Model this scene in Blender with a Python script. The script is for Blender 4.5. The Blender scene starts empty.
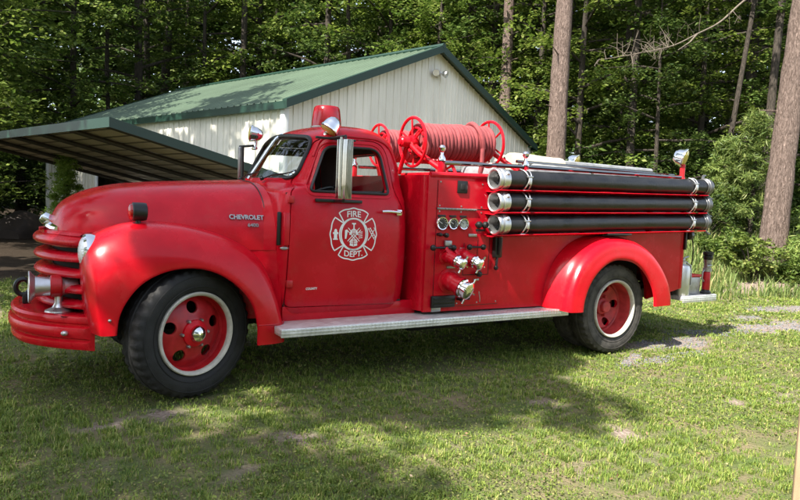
import bpy, bmesh, math, random
import numpy as np
from mathutils import Vector, Matrix
from mathutils.bvhtree import BVHTree
random.seed(7); RNG = np.random.default_rng(11)
S = bpy.context.scene
COL = S.collection
pi = math.pi
# ------------------------------------------------------------------ camera frame
CP = np.array([-1.0875, -5.2539, 1.4241]); YAW, PITCH, ROLL, FPX = .5546, -.0752, .0429, 634.67
_f = np.array([math.sin(YAW)*math.cos(PITCH), math.cos(YAW)*math.cos(PITCH), math.sin(PITCH)])
_r0 = np.array([math.cos(YAW), -math.sin(YAW), 0.]); _u0 = np.cross(_r0, _f)
_r = math.cos(ROLL)*_r0+math.sin(ROLL)*_u0; _u = -math.sin(ROLL)*_r0+math.cos(ROLL)*_u0
_fh = np.array([math.sin(YAW), math.cos(YAW), 0.])
def at(px, py, Z):
    """world point at picture position and depth (used to survey where things stand)"""
    return CP+Z*(_f+(px-400)/FPX*_r-(py-250)/FPX*_u)
def ground_at(X, Z): return (CP[0]+X*_r0[0]+Z*_fh[0], CP[1]+X*_r0[1]+Z*_fh[1])
# ------------------------------------------------------------------ materials
def mat(name, col=(.5, .5, .5), rough=.5, metal=0., coat=0., spec=.5, bump=0., bscale=60., var=0., vscale=4., col2=None,
        rvar=0., trans=0., ior=1.45, emit=None, stretch=None):
    m = bpy.data.materials.new(name); m.use_nodes = True
    nt = m.node_tree; N = nt.nodes; L = nt.links; b = N['Principled BSDF']
    b.inputs['Base Color'].default_value = (*col, 1); b.inputs['Roughness'].default_value = rough
    b.inputs['Metallic'].default_value = metal; b.inputs['Coat Weight'].default_value = coat
    b.inputs['Coat Roughness'].default_value = .08
    b.inputs['Specular IOR Level'].default_value = spec; b.inputs['IOR'].default_value = ior
    b.inputs['Transmission Weight'].default_value = trans
    if emit: b.inputs['Emission Color'].default_value = (*emit, 1); b.inputs['Emission Strength'].default_value = 1
    tc = N.new('ShaderNodeTexCoord'); vec = tc.outputs['Object']
    if stretch:
        mp = N.new('ShaderNodeMapping'); mp.inputs['Scale'].default_value = stretch; L.new(vec, mp.inputs['Vector']); vec = mp.outputs[0]
    if var > 0 or col2 or rvar > 0:
        n = N.new('ShaderNodeTexNoise'); n.inputs['Scale'].default_value = vscale; n.inputs['Detail'].default_value = 6
        n.inputs['Roughness'].default_value = .62
        L.new(vec, n.inputs['Vector'])
        if var > 0 or col2:
            c2 = col2 or tuple(min(1, c*(1+var)+.05*var*max(col)) for c in col); c1 = col if col2 else tuple(c*(1-var) for c in col)
            r = N.new('ShaderNodeValToRGB'); r.color_ramp.elements[0].position = .36; r.color_ramp.elements[1].position = .64
            r.color_ramp.elements[0].color = (*c1, 1); r.color_ramp.elements[1].color = (*c2, 1)
            L.new(n.outputs['Fac'], r.inputs['Fac']); L.new(r.outputs[0], b.inputs['Base Color'])
        if rvar > 0:
            mr = N.new('ShaderNodeMapRange'); mr.inputs['From Min'].default_value = .3; mr.inputs['From Max'].default_value = .7
            mr.inputs['To Min'].default_value = max(.02, rough-rvar); mr.inputs['To Max'].default_value = rough+rvar
            L.new(n.outputs['Fac'], mr.inputs['Value']); L.new(mr.outputs[0], b.inputs['Roughness'])
    if bump > 0:
        n2 = N.new('ShaderNodeTexNoise'); n2.inputs['Scale'].default_value = bscale; n2.inputs['Detail'].default_value = 5
        L.new(vec, n2.inputs['Vector'])
        bp = N.new('ShaderNodeBump'); bp.inputs['Strength'].default_value = bump; bp.inputs['Distance'].default_value = .02
        L.new(n2.outputs['Fac'], bp.inputs['Height']); L.new(bp.outputs[0], b.inputs['Normal'])
    return m
RED = mat('red_paint', (.50, .003, .014), .24, coat=.08, spec=.26, var=.10, vscale=3.5, rvar=.09, bump=.05, bscale=3.)
REDM = mat('red_paint_worn', (.45, .006, .011), .42, coat=.08, var=.2, vscale=9, rvar=.1)
REDBRIGHT = mat('red_paint_gloss', (.54, .003, .012), .26, coat=.10, spec=.28, var=.10, vscale=3, rvar=.08, bump=.05, bscale=3.)
WHEELRED = mat('wheel_red', (.42, .012, .016), .38, coat=.1, var=.18, vscale=12, rvar=.1)
DUSTYRED = mat('wheel_red_dusty', (.40, .035, .035), .55, var=.25, vscale=10, rvar=.1)
def weather(m, chip=(.16, .03, .025), dust=(.33, .20, .15)):
    """small chips and a thin uneven film of road dust in the paint"""
    nt = m.node_tree; N = nt.nodes; L = nt.links; b = N['Principled BSDF']; src = b.inputs['Base Color'].links[0].from_socket
    tc = N.new('ShaderNodeTexCoord'); v = N.new('ShaderNodeTexVoronoi'); v.inputs['Scale'].default_value = 17; L.new(tc.outputs['Object'], v.inputs['Vector'])
    n = N.new('ShaderNodeTexNoise'); n.inputs['Scale'].default_value = 5; n.inputs['Detail'].default_value = 8; n.inputs['Roughness'].default_value = .75; L.new(tc.outputs['Object'], n.inputs['Vector'])
    r = N.new('ShaderNodeMapRange'); r.inputs['From Min'].default_value = .055; r.inputs['From Max'].default_value = .035; L.new(v.outputs['Distance'], r.inputs['Value'])
    g = N.new('ShaderNodeMath'); g.operation = 'GREATER_THAN'; g.inputs[1].default_value = .60; L.new(n.outputs['Fac'], g.inputs[0])
    c = N.new('ShaderNodeMath'); c.operation = 'MULTIPLY'; L.new(r.outputs[0], c.inputs[0]); L.new(g.outputs[0], c.inputs[1])
    m1 = N.new('ShaderNodeMix'); m1.data_type = 'RGBA'; L.new(c.outputs[0], m1.inputs[0]); L.new(src, m1.inputs[6]); m1.inputs[7].default_value = (*chip, 1)
    d = N.new('ShaderNodeMapRange'); d.inputs['From Min'].default_value = .52; d.inputs['From Max'].default_value = .85; d.inputs['To Max'].default_value = .15; L.new(n.outputs['Fac'], d.inputs['Value'])
    m2 = N.new('ShaderNodeMix'); m2.data_type = 'RGBA'; L.new(d.outputs[0], m2.inputs[0]); L.new(m1.outputs[2], m2.inputs[6]); m2.inputs[7].default_value = (*dust, 1); L.new(m2.outputs[2], b.inputs['Base Color'])
for _m in (RED, REDBRIGHT, REDM): weather(_m)
CHROME = mat('chrome', (.78, .78, .78), .08, metal=1., rvar=.05, vscale=20)
DARKSTEEL = mat('dark_steel', (.16, .16, .16), .4, metal=.8, rvar=.1, vscale=18)
MIRROR = mat('mirror_steel', (.33, .33, .31), .12, metal=1., rvar=.06, vscale=20)
ALU = mat('brushed_aluminium', (.62, .62, .62), .36, metal=.9, rvar=.12, vscale=14)
STEEL = mat('dull_steel', (.36, .36, .35), .42, metal=.85, rvar=.12, vscale=18, var=.2)
BLACK = mat('black_paint', (.012, .012, .012), .38)
RUBBER = mat('rubber', (.014, .0135, .013), .72, var=.45, vscale=11, bump=.12, bscale=70, rvar=.1)
RUBBERD = mat('rubber_dusty', (.06, .054, .047), .85, var=.45, vscale=9, bump=.15, bscale=70)
HOSEBLK = mat('suction_rubber', (.010, .010, .011), .40, var=.5, vscale=6, rvar=.14, bump=.12, bscale=40)
DARK = mat('underbody', (.012, .011, .01), .85)
SEATM = mat('seat_vinyl', (.03, .025, .022), .5, bump=.1)
CREAM = mat('wheel_ring_cream', (.50, .47, .40), .5, var=.15, vscale=14)
HOSEPINK = mat('pink_fire_hose', (.25, .048, .052), .78, var=.16, vscale=16, bump=.18, bscale=160)
CANVAS = mat('cream_canvas', (.42, .39, .31), .85, var=.12, vscale=10, bump=.15, bscale=90)
WHITE = mat('white_lettering', (.82, .80, .78), .5)
def thin_glass(name, tint=(.86, .91, .89)):
    m = bpy.data.materials.new(name); m.use_nodes = True; nt = m.node_tree; N = nt.nodes; L = nt.links
    N.remove(N['Principled BSDF']); out = N['Material Output']
    t = N.new('ShaderNodeBsdfTransparent'); t.inputs[0].default_value = (*tint, 1); g = N.new('ShaderNodeBsdfGlossy'); g.inputs['Roughness'].default_value = .015
    lw = N.new('ShaderNodeLayerWeight'); lw.inputs[0].default_value = .5; pw = N.new('ShaderNodeMath'); pw.operation = 'POWER'; pw.inputs[1].default_value = 4.
    ma = N.new('ShaderNodeMath'); ma.operation = 'MULTIPLY_ADD'; ma.inputs[1].default_value = .9; ma.inputs[2].default_value = .08; ma.use_clamp = True
    L.new(lw.outputs['Facing'], pw.inputs[0]); L.new(pw.outputs[0], ma.inputs[0]); mx = N.new('ShaderNodeMixShader'); L.new(ma.outputs[0], mx.inputs[0]); L.new(t.outputs[0], mx.inputs[1]); L.new(g.outputs[0], mx.inputs[2]); L.new(mx.outputs[0], out.inputs[0])
    return m
GLASS = thin_glass('window_glass')
LENS = mat('lamp_lens', (.80, .82, .82), .08, metal=.5, bump=.5, bscale=70)
REFL = mat('lamp_reflector', (.8, .8, .78), .16, metal=1.)
AMBER = mat('amber_lens', (.75, .62, .12), .12, trans=.3)
REDLENS = mat('red_lens', (.5, .008, .01), .12, trans=.35, coat=.4)
BEACONRED = mat('beacon_red', (.42, .005, .012), .18, trans=.12, coat=.3)
GAUGE = mat('gauge_face', (.02, .02, .02), .3)
GAUGEW = mat('gauge_face_pale', (.42, .44, .40), .35)
TREAD = mat('diamond_tread', (.66, .66, .64), .45, metal=.55, rvar=.1, vscale=12, var=.12)
def tread_bump(m):
    nt = m.node_tree; N = nt.nodes; L = nt.links; b = N['Principled BSDF']
    tc = N.new('ShaderNodeTexCoord'); mp = N.new('ShaderNodeMapping'); mp.inputs['Rotation'].default_value = (0, 0, .785)
    L.new(tc.outputs['Object'], mp.inputs['Vector'])
    v = N.new('ShaderNodeTexVoronoi'); v.inputs['Scale'].default_value = 42; v.inputs['Randomness'].default_value = 0
    L.new(mp.outputs[0], v.inputs['Vector'])
    bp = N.new('ShaderNodeBump'); bp.inputs['Strength'].default_value = .9; bp.inputs['Distance'].default_value = .006; bp.invert = True
    L.new(v.outputs['Distance'], bp.inputs['Height']); L.new(bp.outputs[0], b.inputs['Normal'])
tread_bump(TREAD)
# ------------------------------------------------------------------ mesh builder
class MB:
    def __init__(s): s.v = []; s.f = []; s.mi = []; s.m = 0
    def add(s, vs, fs):
        o = len(s.v); s.v += [tuple(map(float, p)) for p in vs]
        for f in fs: s.f.append(tuple(i+o for i in f)); s.mi.append(s.m)
        return s
    def loft(s, rings, closed=True, cap0=False, cap1=False):
        n = len(rings[0]); vs = [p for r in rings for p in r]; fs = []
        for i in range(len(rings)-1):
            for j in range(n if closed else n-1):
                k = (j+1) % n; fs.append((i*n+j, i*n+k, (i+1)*n+k, (i+1)*n+j))
        if cap0: fs.append(tuple(range(n))[::-1])
        if cap1: fs.append(tuple(range((len(rings)-1)*n, len(rings)*n)))
        return s.add(vs, fs)
    def tube(s, path, r, seg=10, caps=True, closed=False):
        P = [Vector(p) for p in path]; n = len(P); R = r if hasattr(r, '__len__') else [r]*n
        rings = []; up = None
        for i in range(n):
            if closed: t = P[(i+1) % n]-P[i-1]
            else: t = (P[min(i+1, n-1)]-P[max(i-1, 0)])
            t.normalize()
            if up is None:
                up = Vector((0, 0, 1)) if abs(t.z) < .9 else Vector((1, 0, 0))
            a = t.cross(up)
            if a.length < 1e-4: a = t.orthogonal()
            a.normalize(); up = a.cross(t)
            rings.append([P[i]+(a*math.cos(q)+up*math.sin(q))*R[i] for q in [2*pi*k/seg for k in range(seg)]])
        if closed: rings.append(rings[0]); return s.loft(rings, True)
        return s.loft(rings, True, caps, caps)
    def lathe(s, prof, o=(0, 0, 0), axis=(0, 0, 1), seg=24, cap0=True, cap1=True, mod=None):
        ax = Vector(axis).normalized(); a = ax.orthogonal().normalized(); b = ax.cross(a); o = Vector(o)
        rings = []
        for k, (r, h) in enumerate(prof):
            rings.append([o+ax*h+(a*math.cos(2*pi*i/seg)+b*math.sin(2*pi*i/seg))*(max(r, 1e-4)*(mod(k, i) if mod else 1)) for i in range(seg)])
        return s.loft(rings, True, cap0, cap1)
    def box(s, c, size, bevel=0., rot=None, seg=2):
        bm = bmesh.new(); bmesh.ops.create_cube(bm, size=1)
        for v in bm.verts: v.co = Vector((v.co.x*size[0], v.co.y*size[1], v.co.z*size[2]))
        if bevel > 0: bmesh.ops.bevel(bm, geom=bm.edges[:], offset=bevel, segments=seg, profile=.5, affect='EDGES')
        M = rot.to_4x4() if rot is not None else Matrix()
        bm.verts.index_update(); c = Vector(c)
        vs = [M @ v.co+c for v in bm.verts]; fs = [[v.index for v in f.verts] for f in bm.faces]; bm.free()
        return s.add(vs, fs)
    def prism(s, poly, fn, d0, d1):
        """poly: 2-D points, fn(a,b,d) -> 3-D"""
        n = len(poly); vs = [fn(a, b, d0) for a, b in poly]+[fn(a, b, d1) for a, b in poly]
        fs = [tuple(range(n))[::-1], tuple(range(n, 2*n))]+[(i, (i+1) % n, n+(i+1) % n, n+i) for i in range(n)]
        return s.add(vs, fs)
    def sphere(s, c, r, seg=16, sc=(1, 1, 1), rot=None):
        rings = []; c = Vector(c)
        for i in range(seg//2+1):
            t = pi*i/(seg//2); rr = max(math.sin(t), 1e-3)
            ring = []
            for k in range(seg):
                q = 2*pi*k/seg; v = Vector((rr*math.cos(q)*r*sc[0], rr*math.sin(q)*r*sc[1], -math.cos(t)*r*sc[2]))
                ring.append((rot @ v if rot else v)+c)
            rings.append(ring)
        return s.loft(rings, True, True, True)
    def xf(s, fn, start=0):
        for i in range(start, len(s.v)): s.v[i] = tuple(fn(Vector(s.v[i])))
        return s
    def mirror_y(s):
        n = len(s.v); s.v += [(x, -y, z) for x, y, z in s.v]
        k = len(s.f)
        for i in range(k): s.f.append(tuple(j+n for j in reversed(s.f[i]))); s.mi.append(s.mi[i])
        return s
    def build(s, name, mats, parent=None, smooth=True, sharp=32, fix=True, loc=None, rot=None):
        mats = mats if isinstance(mats, (list, tuple)) else [mats]
        me = bpy.data.meshes.new(name); bm = bmesh.new()
        bv = [bm.verts.new(p) for p in s.v]
        for f, m in zip(s.f, s.mi):
            try:
                fc = bm.faces.new([bv[i] for i in f]); fc.material_index = m
            except ValueError: pass
        bmesh.ops.remove_doubles(bm, verts=bm.verts[:], dist=1e-5)
        if fix: bmesh.ops.recalc_face_normals(bm, faces=bm.faces[:])
        shade(bm, smooth, sharp)
        bm.to_mesh(me); bm.free()
        for m in mats: me.materials.append(m)
        o = bpy.data.objects.new(name, me); COL.objects.link(o); o.parent = parent
        if loc is not None: o.location = loc
        if rot is not None: o.rotation_euler = rot
        return o
def shade(bm, smooth=True, sharp=32):
    a = math.radians(sharp)
    for f in bm.faces: f.smooth = smooth
    for e in bm.edges:
        if len(e.link_faces) == 2:
            e.smooth = e.calc_face_angle(0) < a
        else: e.smooth = True
def tag(o, label=None, cat=None, group=None, kind=None):
    if label: o['label'] = label
    if cat: o['category'] = cat
    if group: o['group'] = group
    if kind: o['kind'] = kind
    return o
def empty(name, loc=(0, 0, 0), rot=(0, 0, 0), parent=None):
    o = bpy.data.objects.new(name, None); COL.objects.link(o); o.location = loc; o.rotation_euler = rot; o.parent = parent
    o.empty_display_size = .1; return o
def copy_tree(o, parent=None):
    c = o.copy(); COL.objects.link(c); c.parent = parent
    for ch in [x for x in bpy.data.objects if x.parent == o and x != c]: copy_tree(ch, c)
    return c
def boolean(o, cutters, op='DIFFERENCE'):
    for c in cutters:
        m = o.modifiers.new('b', 'BOOLEAN'); m.material_mode = 'TRANSFER'; m.object = c; m.operation = op; m.solver = 'EXACT'
    bpy.context.view_layer.update()
    dg = bpy.context.evaluated_depsgraph_get()
    me = bpy.data.meshes.new_from_object(o.evaluated_get(dg))
    o.modifiers.clear(); old = o.data; o.data = me; bpy.data.meshes.remove(old)
def drop(*os):
    for o in os: bpy.data.objects.remove(o, do_unlink=True)
def reshade(o, sharp=32):
    bm = bmesh.new(); bm.from_mesh(o.data); shade(bm, True, sharp); bm.to_mesh(o.data); bm.free()
def catmull(P, n):
    P = np.array(P, float); k = len(P); out = []
    Q = np.vstack([2*P[0]-P[1], P, 2*P[-1]-P[-2]])
    for t in np.linspace(0, k-1, n):
        i = min(int(t), k-2); u = t-i; a, b, c, d = Q[i:i+4]
        out.append(.5*((2*b)+(-a+c)*u+(2*a-5*b+4*c-d)*u*u+(-a+3*b-3*c+d)*u**3))
    return np.array(out)
def rpoly(pts, rad, seg=6):
    """polygon with rounded corners, constant point count"""
    n = len(pts); rad = rad if hasattr(rad, '__len__') else [rad]*n; out = []
    for i in range(n):
        p0, p, p1 = Vector(pts[i-1]), Vector(pts[i]), Vector(pts[(i+1) % n])
        a = (p0-p); b = (p1-p); r = min(rad[i], a.length*.49, b.length*.49)
        s0 = p+a.normalized()*r; s1 = p+b.normalized()*r
        for k in range(seg+1):
            t = k/seg; q = s0*(1-t)**2+p*2*t*(1-t)+s1*t*t; out.append((q.x, q.y))
    return out
def arc(c, r, a0, a1, n=24, ax='xz', d=0):
    o = []
    for k in range(n):
        t = a0+(a1-a0)*k/(n-1); p, q = c[0]+r*math.cos(t), c[1]+r*math.sin(t)
        o.append((p, d, q) if ax == 'xz' else ((d, p, q) if ax == 'yz' else (p, q, d)))
    return o
def text_obj(txt, size, extrude=0., sx=1., bold=0.):
    cu = bpy.data.curves.new('lettering', 'FONT'); cu.body = txt; cu.size = size; cu.extrude = extrude; cu.align_x = 'CENTER'
    cu.align_y = 'CENTER'; cu.offset = bold if len(txt) != 4 or txt == 'FIRE' else .0004
    o = bpy.data.objects.new('lettering', cu); COL.objects.link(o); bpy.context.view_layer.update()
    me = bpy.data.meshes.new_from_object(o.evaluated_get(bpy.context.evaluated_depsgraph_get()))
    vs = [(v.co.x*sx, v.co.y, v.co.z) for v in me.vertices]; fs = [tuple(p.vertices) for p in me.polygons]
    drop(o); bpy.data.curves.remove(cu); bpy.data.meshes.remove(me)
    return vs, fs
# ================================================================== FIRE TRUCK
TRUCK = tag(empty('fire_truck'), 'old red fire truck with round cab and hose reels parked on the grass', 'fire truck')
# ---- hood
HST = [(-.848, 1.125, .10), (-.838, 1.175, .19), (-.812, 1.232, .285), (-.768, 1.305, .385), (-.675, 1.372, .46), (-.55, 1.424, .51), (-.38, 1.463, .55),
       (-.12, 1.493, .575), (.2, 1.517, .61), (.43, 1.533, .64), (.575, 1.545, .665)]
_hs = np.array(HST); ZB = 1.02; HN = 2.7
def hood_dims(x): return float(np.interp(x, _hs[:, 0], _hs[:, 1])), float(np.interp(x, _hs[:, 0], _hs[:, 2]))
def hood_y(x, z):
    zt, w = hood_dims(x); return w*max(0., 1-((z-ZB)/(zt-ZB))**HN)**(1/HN)
def hood_ring(x, zt, w, inset=0., n=40):
    out = []
    for k in range(n+1):
        t = pi*k/n; c, s_ = math.cos(t), math.sin(t)
        y = (w-inset)*(abs(c)**(2/HN))*(1 if c > 0 else -1); z = ZB+(zt-inset-ZB)*(abs(s_)**(2/HN))
        # raised centre line of the bonnet
        z += .010*math.exp(-(y/.05)**2)
        out.append((x, y, z))
    return out
st = catmull(HST, 44)
m = MB().loft([hood_ring(*map(float, q)) for q in st], closed=False)
front = hood_ring(*map(float, st[0])); cen = (-.852, 0, 1.06)
m.add(front+[cen], [(i, i+1, len(front)) for i in range(len(front)-1)])
m.loft([hood_ring(*HST[-1]), hood_ring(*HST[-1], inset=.025)], closed=False)
HOOD = m.build('hood', RED, TRUCK, sharp=50)
m = MB(); m.tube([p for p in hood_ring(.568, 1.5475, .6675) if p[2] > 1.16], .0042, 6); m.build('hood_seam', BLACK, HOOD)
m = MB(); m.loft([hood_ring(.53, 1.538, .655, .012), [(x+.075, y*1.115, z+.004) for x, y, z in hood_ring(.545, 1.540, .658, .004)]], closed=False)
for s_ in (-1, 1): m.loft([[(.30, s_*.60, z), (.56, s_*.66, z), (.66, s_*.765, z)] for z in (.5, 1.05)], False)
m.build('cowl', RED, TRUCK, sharp=50)
# hood side nameplates in raised chrome letters
def on_hood(txt, size, cx, cz, sx, name, ml=None):
    vs, fs = text_obj(txt, size, .004, sx, .0012)
    mb = MB(); mb.add([(cx+a, -hood_y(cx+a, cz+b)-.0095-c, cz+b) for a, b, c in vs], fs)
    return mb.build(name, STEEL, HOOD, smooth=False)
on_hood('CHEVROLET', .046, .425, 1.262, .98, 'nameplate')
on_hood('6400', .036, .47, 1.205, 1.1, 'nameplate')
# hood ornament on the nose
m = MB(); m.m = 0
def nose_x(y, z):
    lo, hi = -.848, -.2
    for _ in range(30):
        mid = (lo+hi)/2
        if hood_dims(mid)[0] > z+.002 and hood_y(mid, z) > abs(y): hi = mid
        else: lo = mid
    return hi
m.loft([[(nose_x(y, 1.138)-dx*(1-.3*(abs(y)/.30)**2), y, 1.138+dz*(1-.55*(abs(y)/.30)**2)) for dx, dz in ((-.02, -.035), (.022, -.028), (.034, 0), (.026, .03), (-.012, .045), (-.05, 0))]
        for y in np.linspace(-.30, .30, 25)], True, True, True)
m.lathe([(.036, -.03), (.046, .02), (.036, .05), (0, .06)], (nose_x(0, 1.18)-.005, 0, 1.185), (-.8, 0, .6), 16)
m.m = 1; m.box((nose_x(-.14, 1.15)-.033, -.14, 1.138), (.012, .13, .022), .004, Matrix.Rotation(-.55, 3, 'Z'))
m.build('hood_ornament', [CHROME, REDM], HOOD)
# ---- cowl + cab by horizontal rings
CABZ = [  # z, front centre x, front corner x, half width, rear x
    (.50, .66, .68, .735, 1.775), (.56, .64, .66, .775, 1.79), (.68, .62, .64, .80, 1.795), (.90, .61, .63, .815, 1.80), (1.15, .60, .62, .818, 1.80),
    (1.33, .59, .62, .808, 1.795), (1.43, .582, .635, .79, 1.79), (1.475, .58, .66, .772, 1.785), (1.515, .58, .78, .757, 1.78),
    (1.545, .595, .845, .748, 1.775), (1.62, .645, .88, .735, 1.765), (1.75, .735, .93, .710, 1.745), (1.87, .815, .985, .682, 1.715),
    (1.93, .865, 1.02, .655, 1.685), (1.98, .945, 1.085, .60, 1.635), (2.015, 1.04, 1.17, .52, 1.565), (2.04, 1.16, 1.26, .38, 1.47), (2.048, 1.28, 1.33, .18, 1.40)]
def cab_plan(xf, xa, w, xr, inset=0.):
    xf += inset; xa += inset; w -= inset; xr -= inset
    k = .93
    pts = [(xf, 0), (xf+(xa-xf)*.55, -w*.62), (xa, -w*k), (xa+.07, -w), (xr, -w), (xr, w), (xa+.07, w), (xa, w*k), (xf+(xa-xf)*.55, w*.62)]
    rad = [.25, .18, .06, .06, min(.24, w*.45), min(.24, w*.45), .06, .06, .18]
    return rpoly(pts, rad, 7)
def cab_solid(inset, z0=None, z1=None):
    zs = catmull(CABZ, 70) if inset == 0 else catmull(CABZ, 46)
    rings = []
    for q in zs:
        z = q[0]
        if inset:
            z = q[0]-inset*(q[0]-1.0)/1.05 if q[0] > 1 else q[0]+inset*(1-q[0])/.5
        rings.append([(x, y, z) for x, y in cab_plan(*q[1:], inset)])
    return MB().loft(rings, True, True, True)
cab = cab_solid(0).build('cab', RED, TRUCK, sharp=40)
BVH = BVHTree.FromObject(cab, bpy.context.evaluated_depsgraph_get())
def cab_x(y, z):
    h = BVH.ray_cast(Vector((-3, y, z)), Vector((1, 0, 0))); return h[0].x if h[0] else .9
def cab_xr(y, z):
    h = BVH.ray_cast(Vector((4, y, z)), Vector((-1, 0, 0))); return h[0].x if h[0] else 1.7
def cab_y(x, z, s=-1):
    h = BVH.ray_cast(Vector((x, 4*s, z)), Vector((0, -s, 0))); return h[0].y if h[0] else .8*s
inner = cab_solid(.045).build('cut', mat('cab_lining', (.03, .012, .012), .7))
WS = rpoly([(-.60, 1.575), (.60, 1.575), (.565, 1.905), (.0, 1.955), (-.565, 1.905)], [.09, .09, .11, .5, .11], 8)
BW = rpoly([(-.40, 1.50), (.40, 1.50), (.37, 1.84), (-.37, 1.84)], .09, 8)
DW = rpoly([(.865, 1.48), (1.565, 1.482), (1.49, 1.845), (1.02, 1.835)], [.035, .05, .09, .07], 8)
DOOR = rpoly([(.715, 1.47), (.70, 1.30), (.685, .60), (1.69, .585), (1.745, .72), (1.735, 1.30), (1.625, 1.47), (1.545, 1.905), (.985, 1.895), (.77, 1.50)],
             [.03, .1, .04, .13, .12, .2, .1, .13, .06, .04], 6)
cw = MB().prism(WS, lambda a, b, d: (d, a, b), .2, 1.15).build('cut', RED)
cb = MB().prism(BW, lambda a, b, d: (d, a, b), 1.5, 2.2).build('cut', RED)
cd = MB().prism(DW, lambda a, b, d: (a, d, b), -1.2, 1.2).build('cut', RED)
def grow(poly, g):
    c = Vector((sum(p[0] for p in poly)/len(poly), sum(p[1] for p in poly)/len(poly))); n = len(poly); out = []
    for i in range(n):
        t = Vector(poly[(i+1) % n])-Vector(poly[i-1])
        if t.length < 1e-6: out.append(poly[i]); continue
        nn = Vector((t.y, -t.x)).normalized()
        if nn.dot(Vector(poly[i])-c) < 0: nn = -nn
        out.append((poly[i][0]+nn.x*g, poly[i][1]+nn.y*g))
    return out
dl = MB().prism(DOOR, lambda a, b, d: (a, d, b), -1.3, -.50).build('cut', RED)
dr = MB().prism(DOOR, lambda a, b, d: (a, d, b), .50, 1.3).build('cut', RED)
gl = MB().prism(grow(DOOR, .008), lambda a, b, d: (a, d, b), -1.3, -.52).build('cut', RED)
gr = MB().prism(grow(DOOR, .006), lambda a, b, d: (a, d, b), .52, 1.3).build('cut', RED)
boolean(cab, [inner, cw, cb, cd])
dA = cab.copy(); dA.data = cab.data.copy(); COL.objects.link(dA); dA.name = 'door'
dB = cab.copy(); dB.data = cab.data.copy(); COL.objects.link(dB); dB.name = 'door'
boolean(dA, [dl], 'INTERSECT'); boolean(dB, [dr], 'INTERSECT'); boolean(cab, [gl, gr])
for o in (cab, dA, dB): reshade(o, 38)
drop(inner, cw, cb, cd, dl, dr, gl, gr)
DOORL, DOORR = dA, dB
# inner jambs so the shut lines read dark
for s in (-1, 1):
    m = MB()
    for (x, z0, z1) in ((.70, .60, 1.46), (1.735, .72, 1.30)):
        m.box((x-(.05 if x > 1 else 0), s*(.745 if x < 1 else .69), (z0+z1)/2), (.05, .03, z1-z0))
    m.box((1.2, s*.72, .595), (1.04, .08, .03))
    m.build('door_jamb', DARK, cab, smooth=False)
# gaskets and glass
def gasket(path, r, name, par, mt=BLACK): return MB().tube(path, r, 8, closed=True).build(name, mt, par)
gasket([(cab_x(y, z)-.004, y, z) for y, z in WS], .017, 'windshield_gasket', cab)
gasket([(cab_xr(y, z)+.003, y, z) for y, z in BW], .014, 'rear_window_gasket', cab)
def glass_sheet(poly, fn, name, par, rows=14, cols=14):
    bs = [p[1] for p in poly]; b0, b1 = min(bs), max(bs); rings = []
    n = len(poly)
    for k in range(rows+1):
        b = b0+(b1-b0)*(.002+.996*k/rows); xs = []
        for i in range(n):
            (a1, c1), (a2, c2) = poly[i], poly[(i+1) % n]
            if (c1-b)*(c2-b) <= 0 and c1 != c2: xs.append(a1+(a2-a1)*(b-c1)/(c2-c1))
        lo, hi = min(xs), max(xs)
        rings.append([fn(lo+(hi-lo)*j/cols, b) for j in range(cols+1)])
    return MB().loft(rings, False).build(name, GLASS, par)
glass_sheet(WS, lambda y, z: (cab_x(y, z)+.016, y, z), 'windshield', cab)
glass_sheet(BW, lambda y, z: (cab_xr(y, z)-.02, y, z), 'rear_window', cab)
m = MB(); zz = np.linspace(1.565, 1.965, 10)
m.tube([(cab_x(0.0, z)-.012, 0, z) for z in zz], .013, 8); m.build('windshield_divider', CHROME, cab)
for s, par in ((-1, DOORL), (1, DOORR)):
    g = [(x, cab_y(x, z, s)+s*.002, z) for x, z in DW]
    gasket(g, .011, 'window_gasket', par)
    g2 = [(x, cab_y(x, z, s)-s*.001, z) for x, z in grow(DW, .034)]
    MB().tube(g2, .007, 8, closed=True).build('window_bead', RED, par)
# drip rail over the door
for s in (-1, 1):
    p = catmull([(.93, 1.75), (1.0, 1.88), (1.10, 1.922), (1.3, 1.93), (1.5, 1.922), (1.62, 1.85), (1.70, 1.68)], 30)
    MB().tube([(x, cab_y(x, z, s)+s*.004, z) for x, z in p], .011, 8).build('drip_rail', RED, cab)
# door handle, hinges, lettering
m = MB(); ydo = cab_y(1.55, 1.335)
m.box((1.635, ydo-.012, 1.338), (.05, .02, .05), .008); m.tube([(1.64, ydo-.035, 1.338), (1.6, ydo-.05, 1.342), (1.53, ydo-.05, 1.345), (1.46, ydo-.042, 1.343)], [.012, .014, .013, .009], 10)
m.tube([(1.635, ydo-.01, 1.338), (1.635, ydo-.045, 1.338)], .011, 10); m.build('handle', CHROME, DOORL)
m = MB(); m.box((1.635, -ydo+.012, 1.338), (.05, .02, .05), .008); m.tube([(1.64, -ydo+.04, 1.338), (1.47, -ydo+.045, 1.343)], .012, 10); m.build('handle', CHROME, DOORR)
for z in (1.41, .78):
    m = MB(); m.box((.70, cab_y(.705, z)-.012, z), (.05, .03, .055), .008); m.build('hinge', REDM, DOORL)
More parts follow.
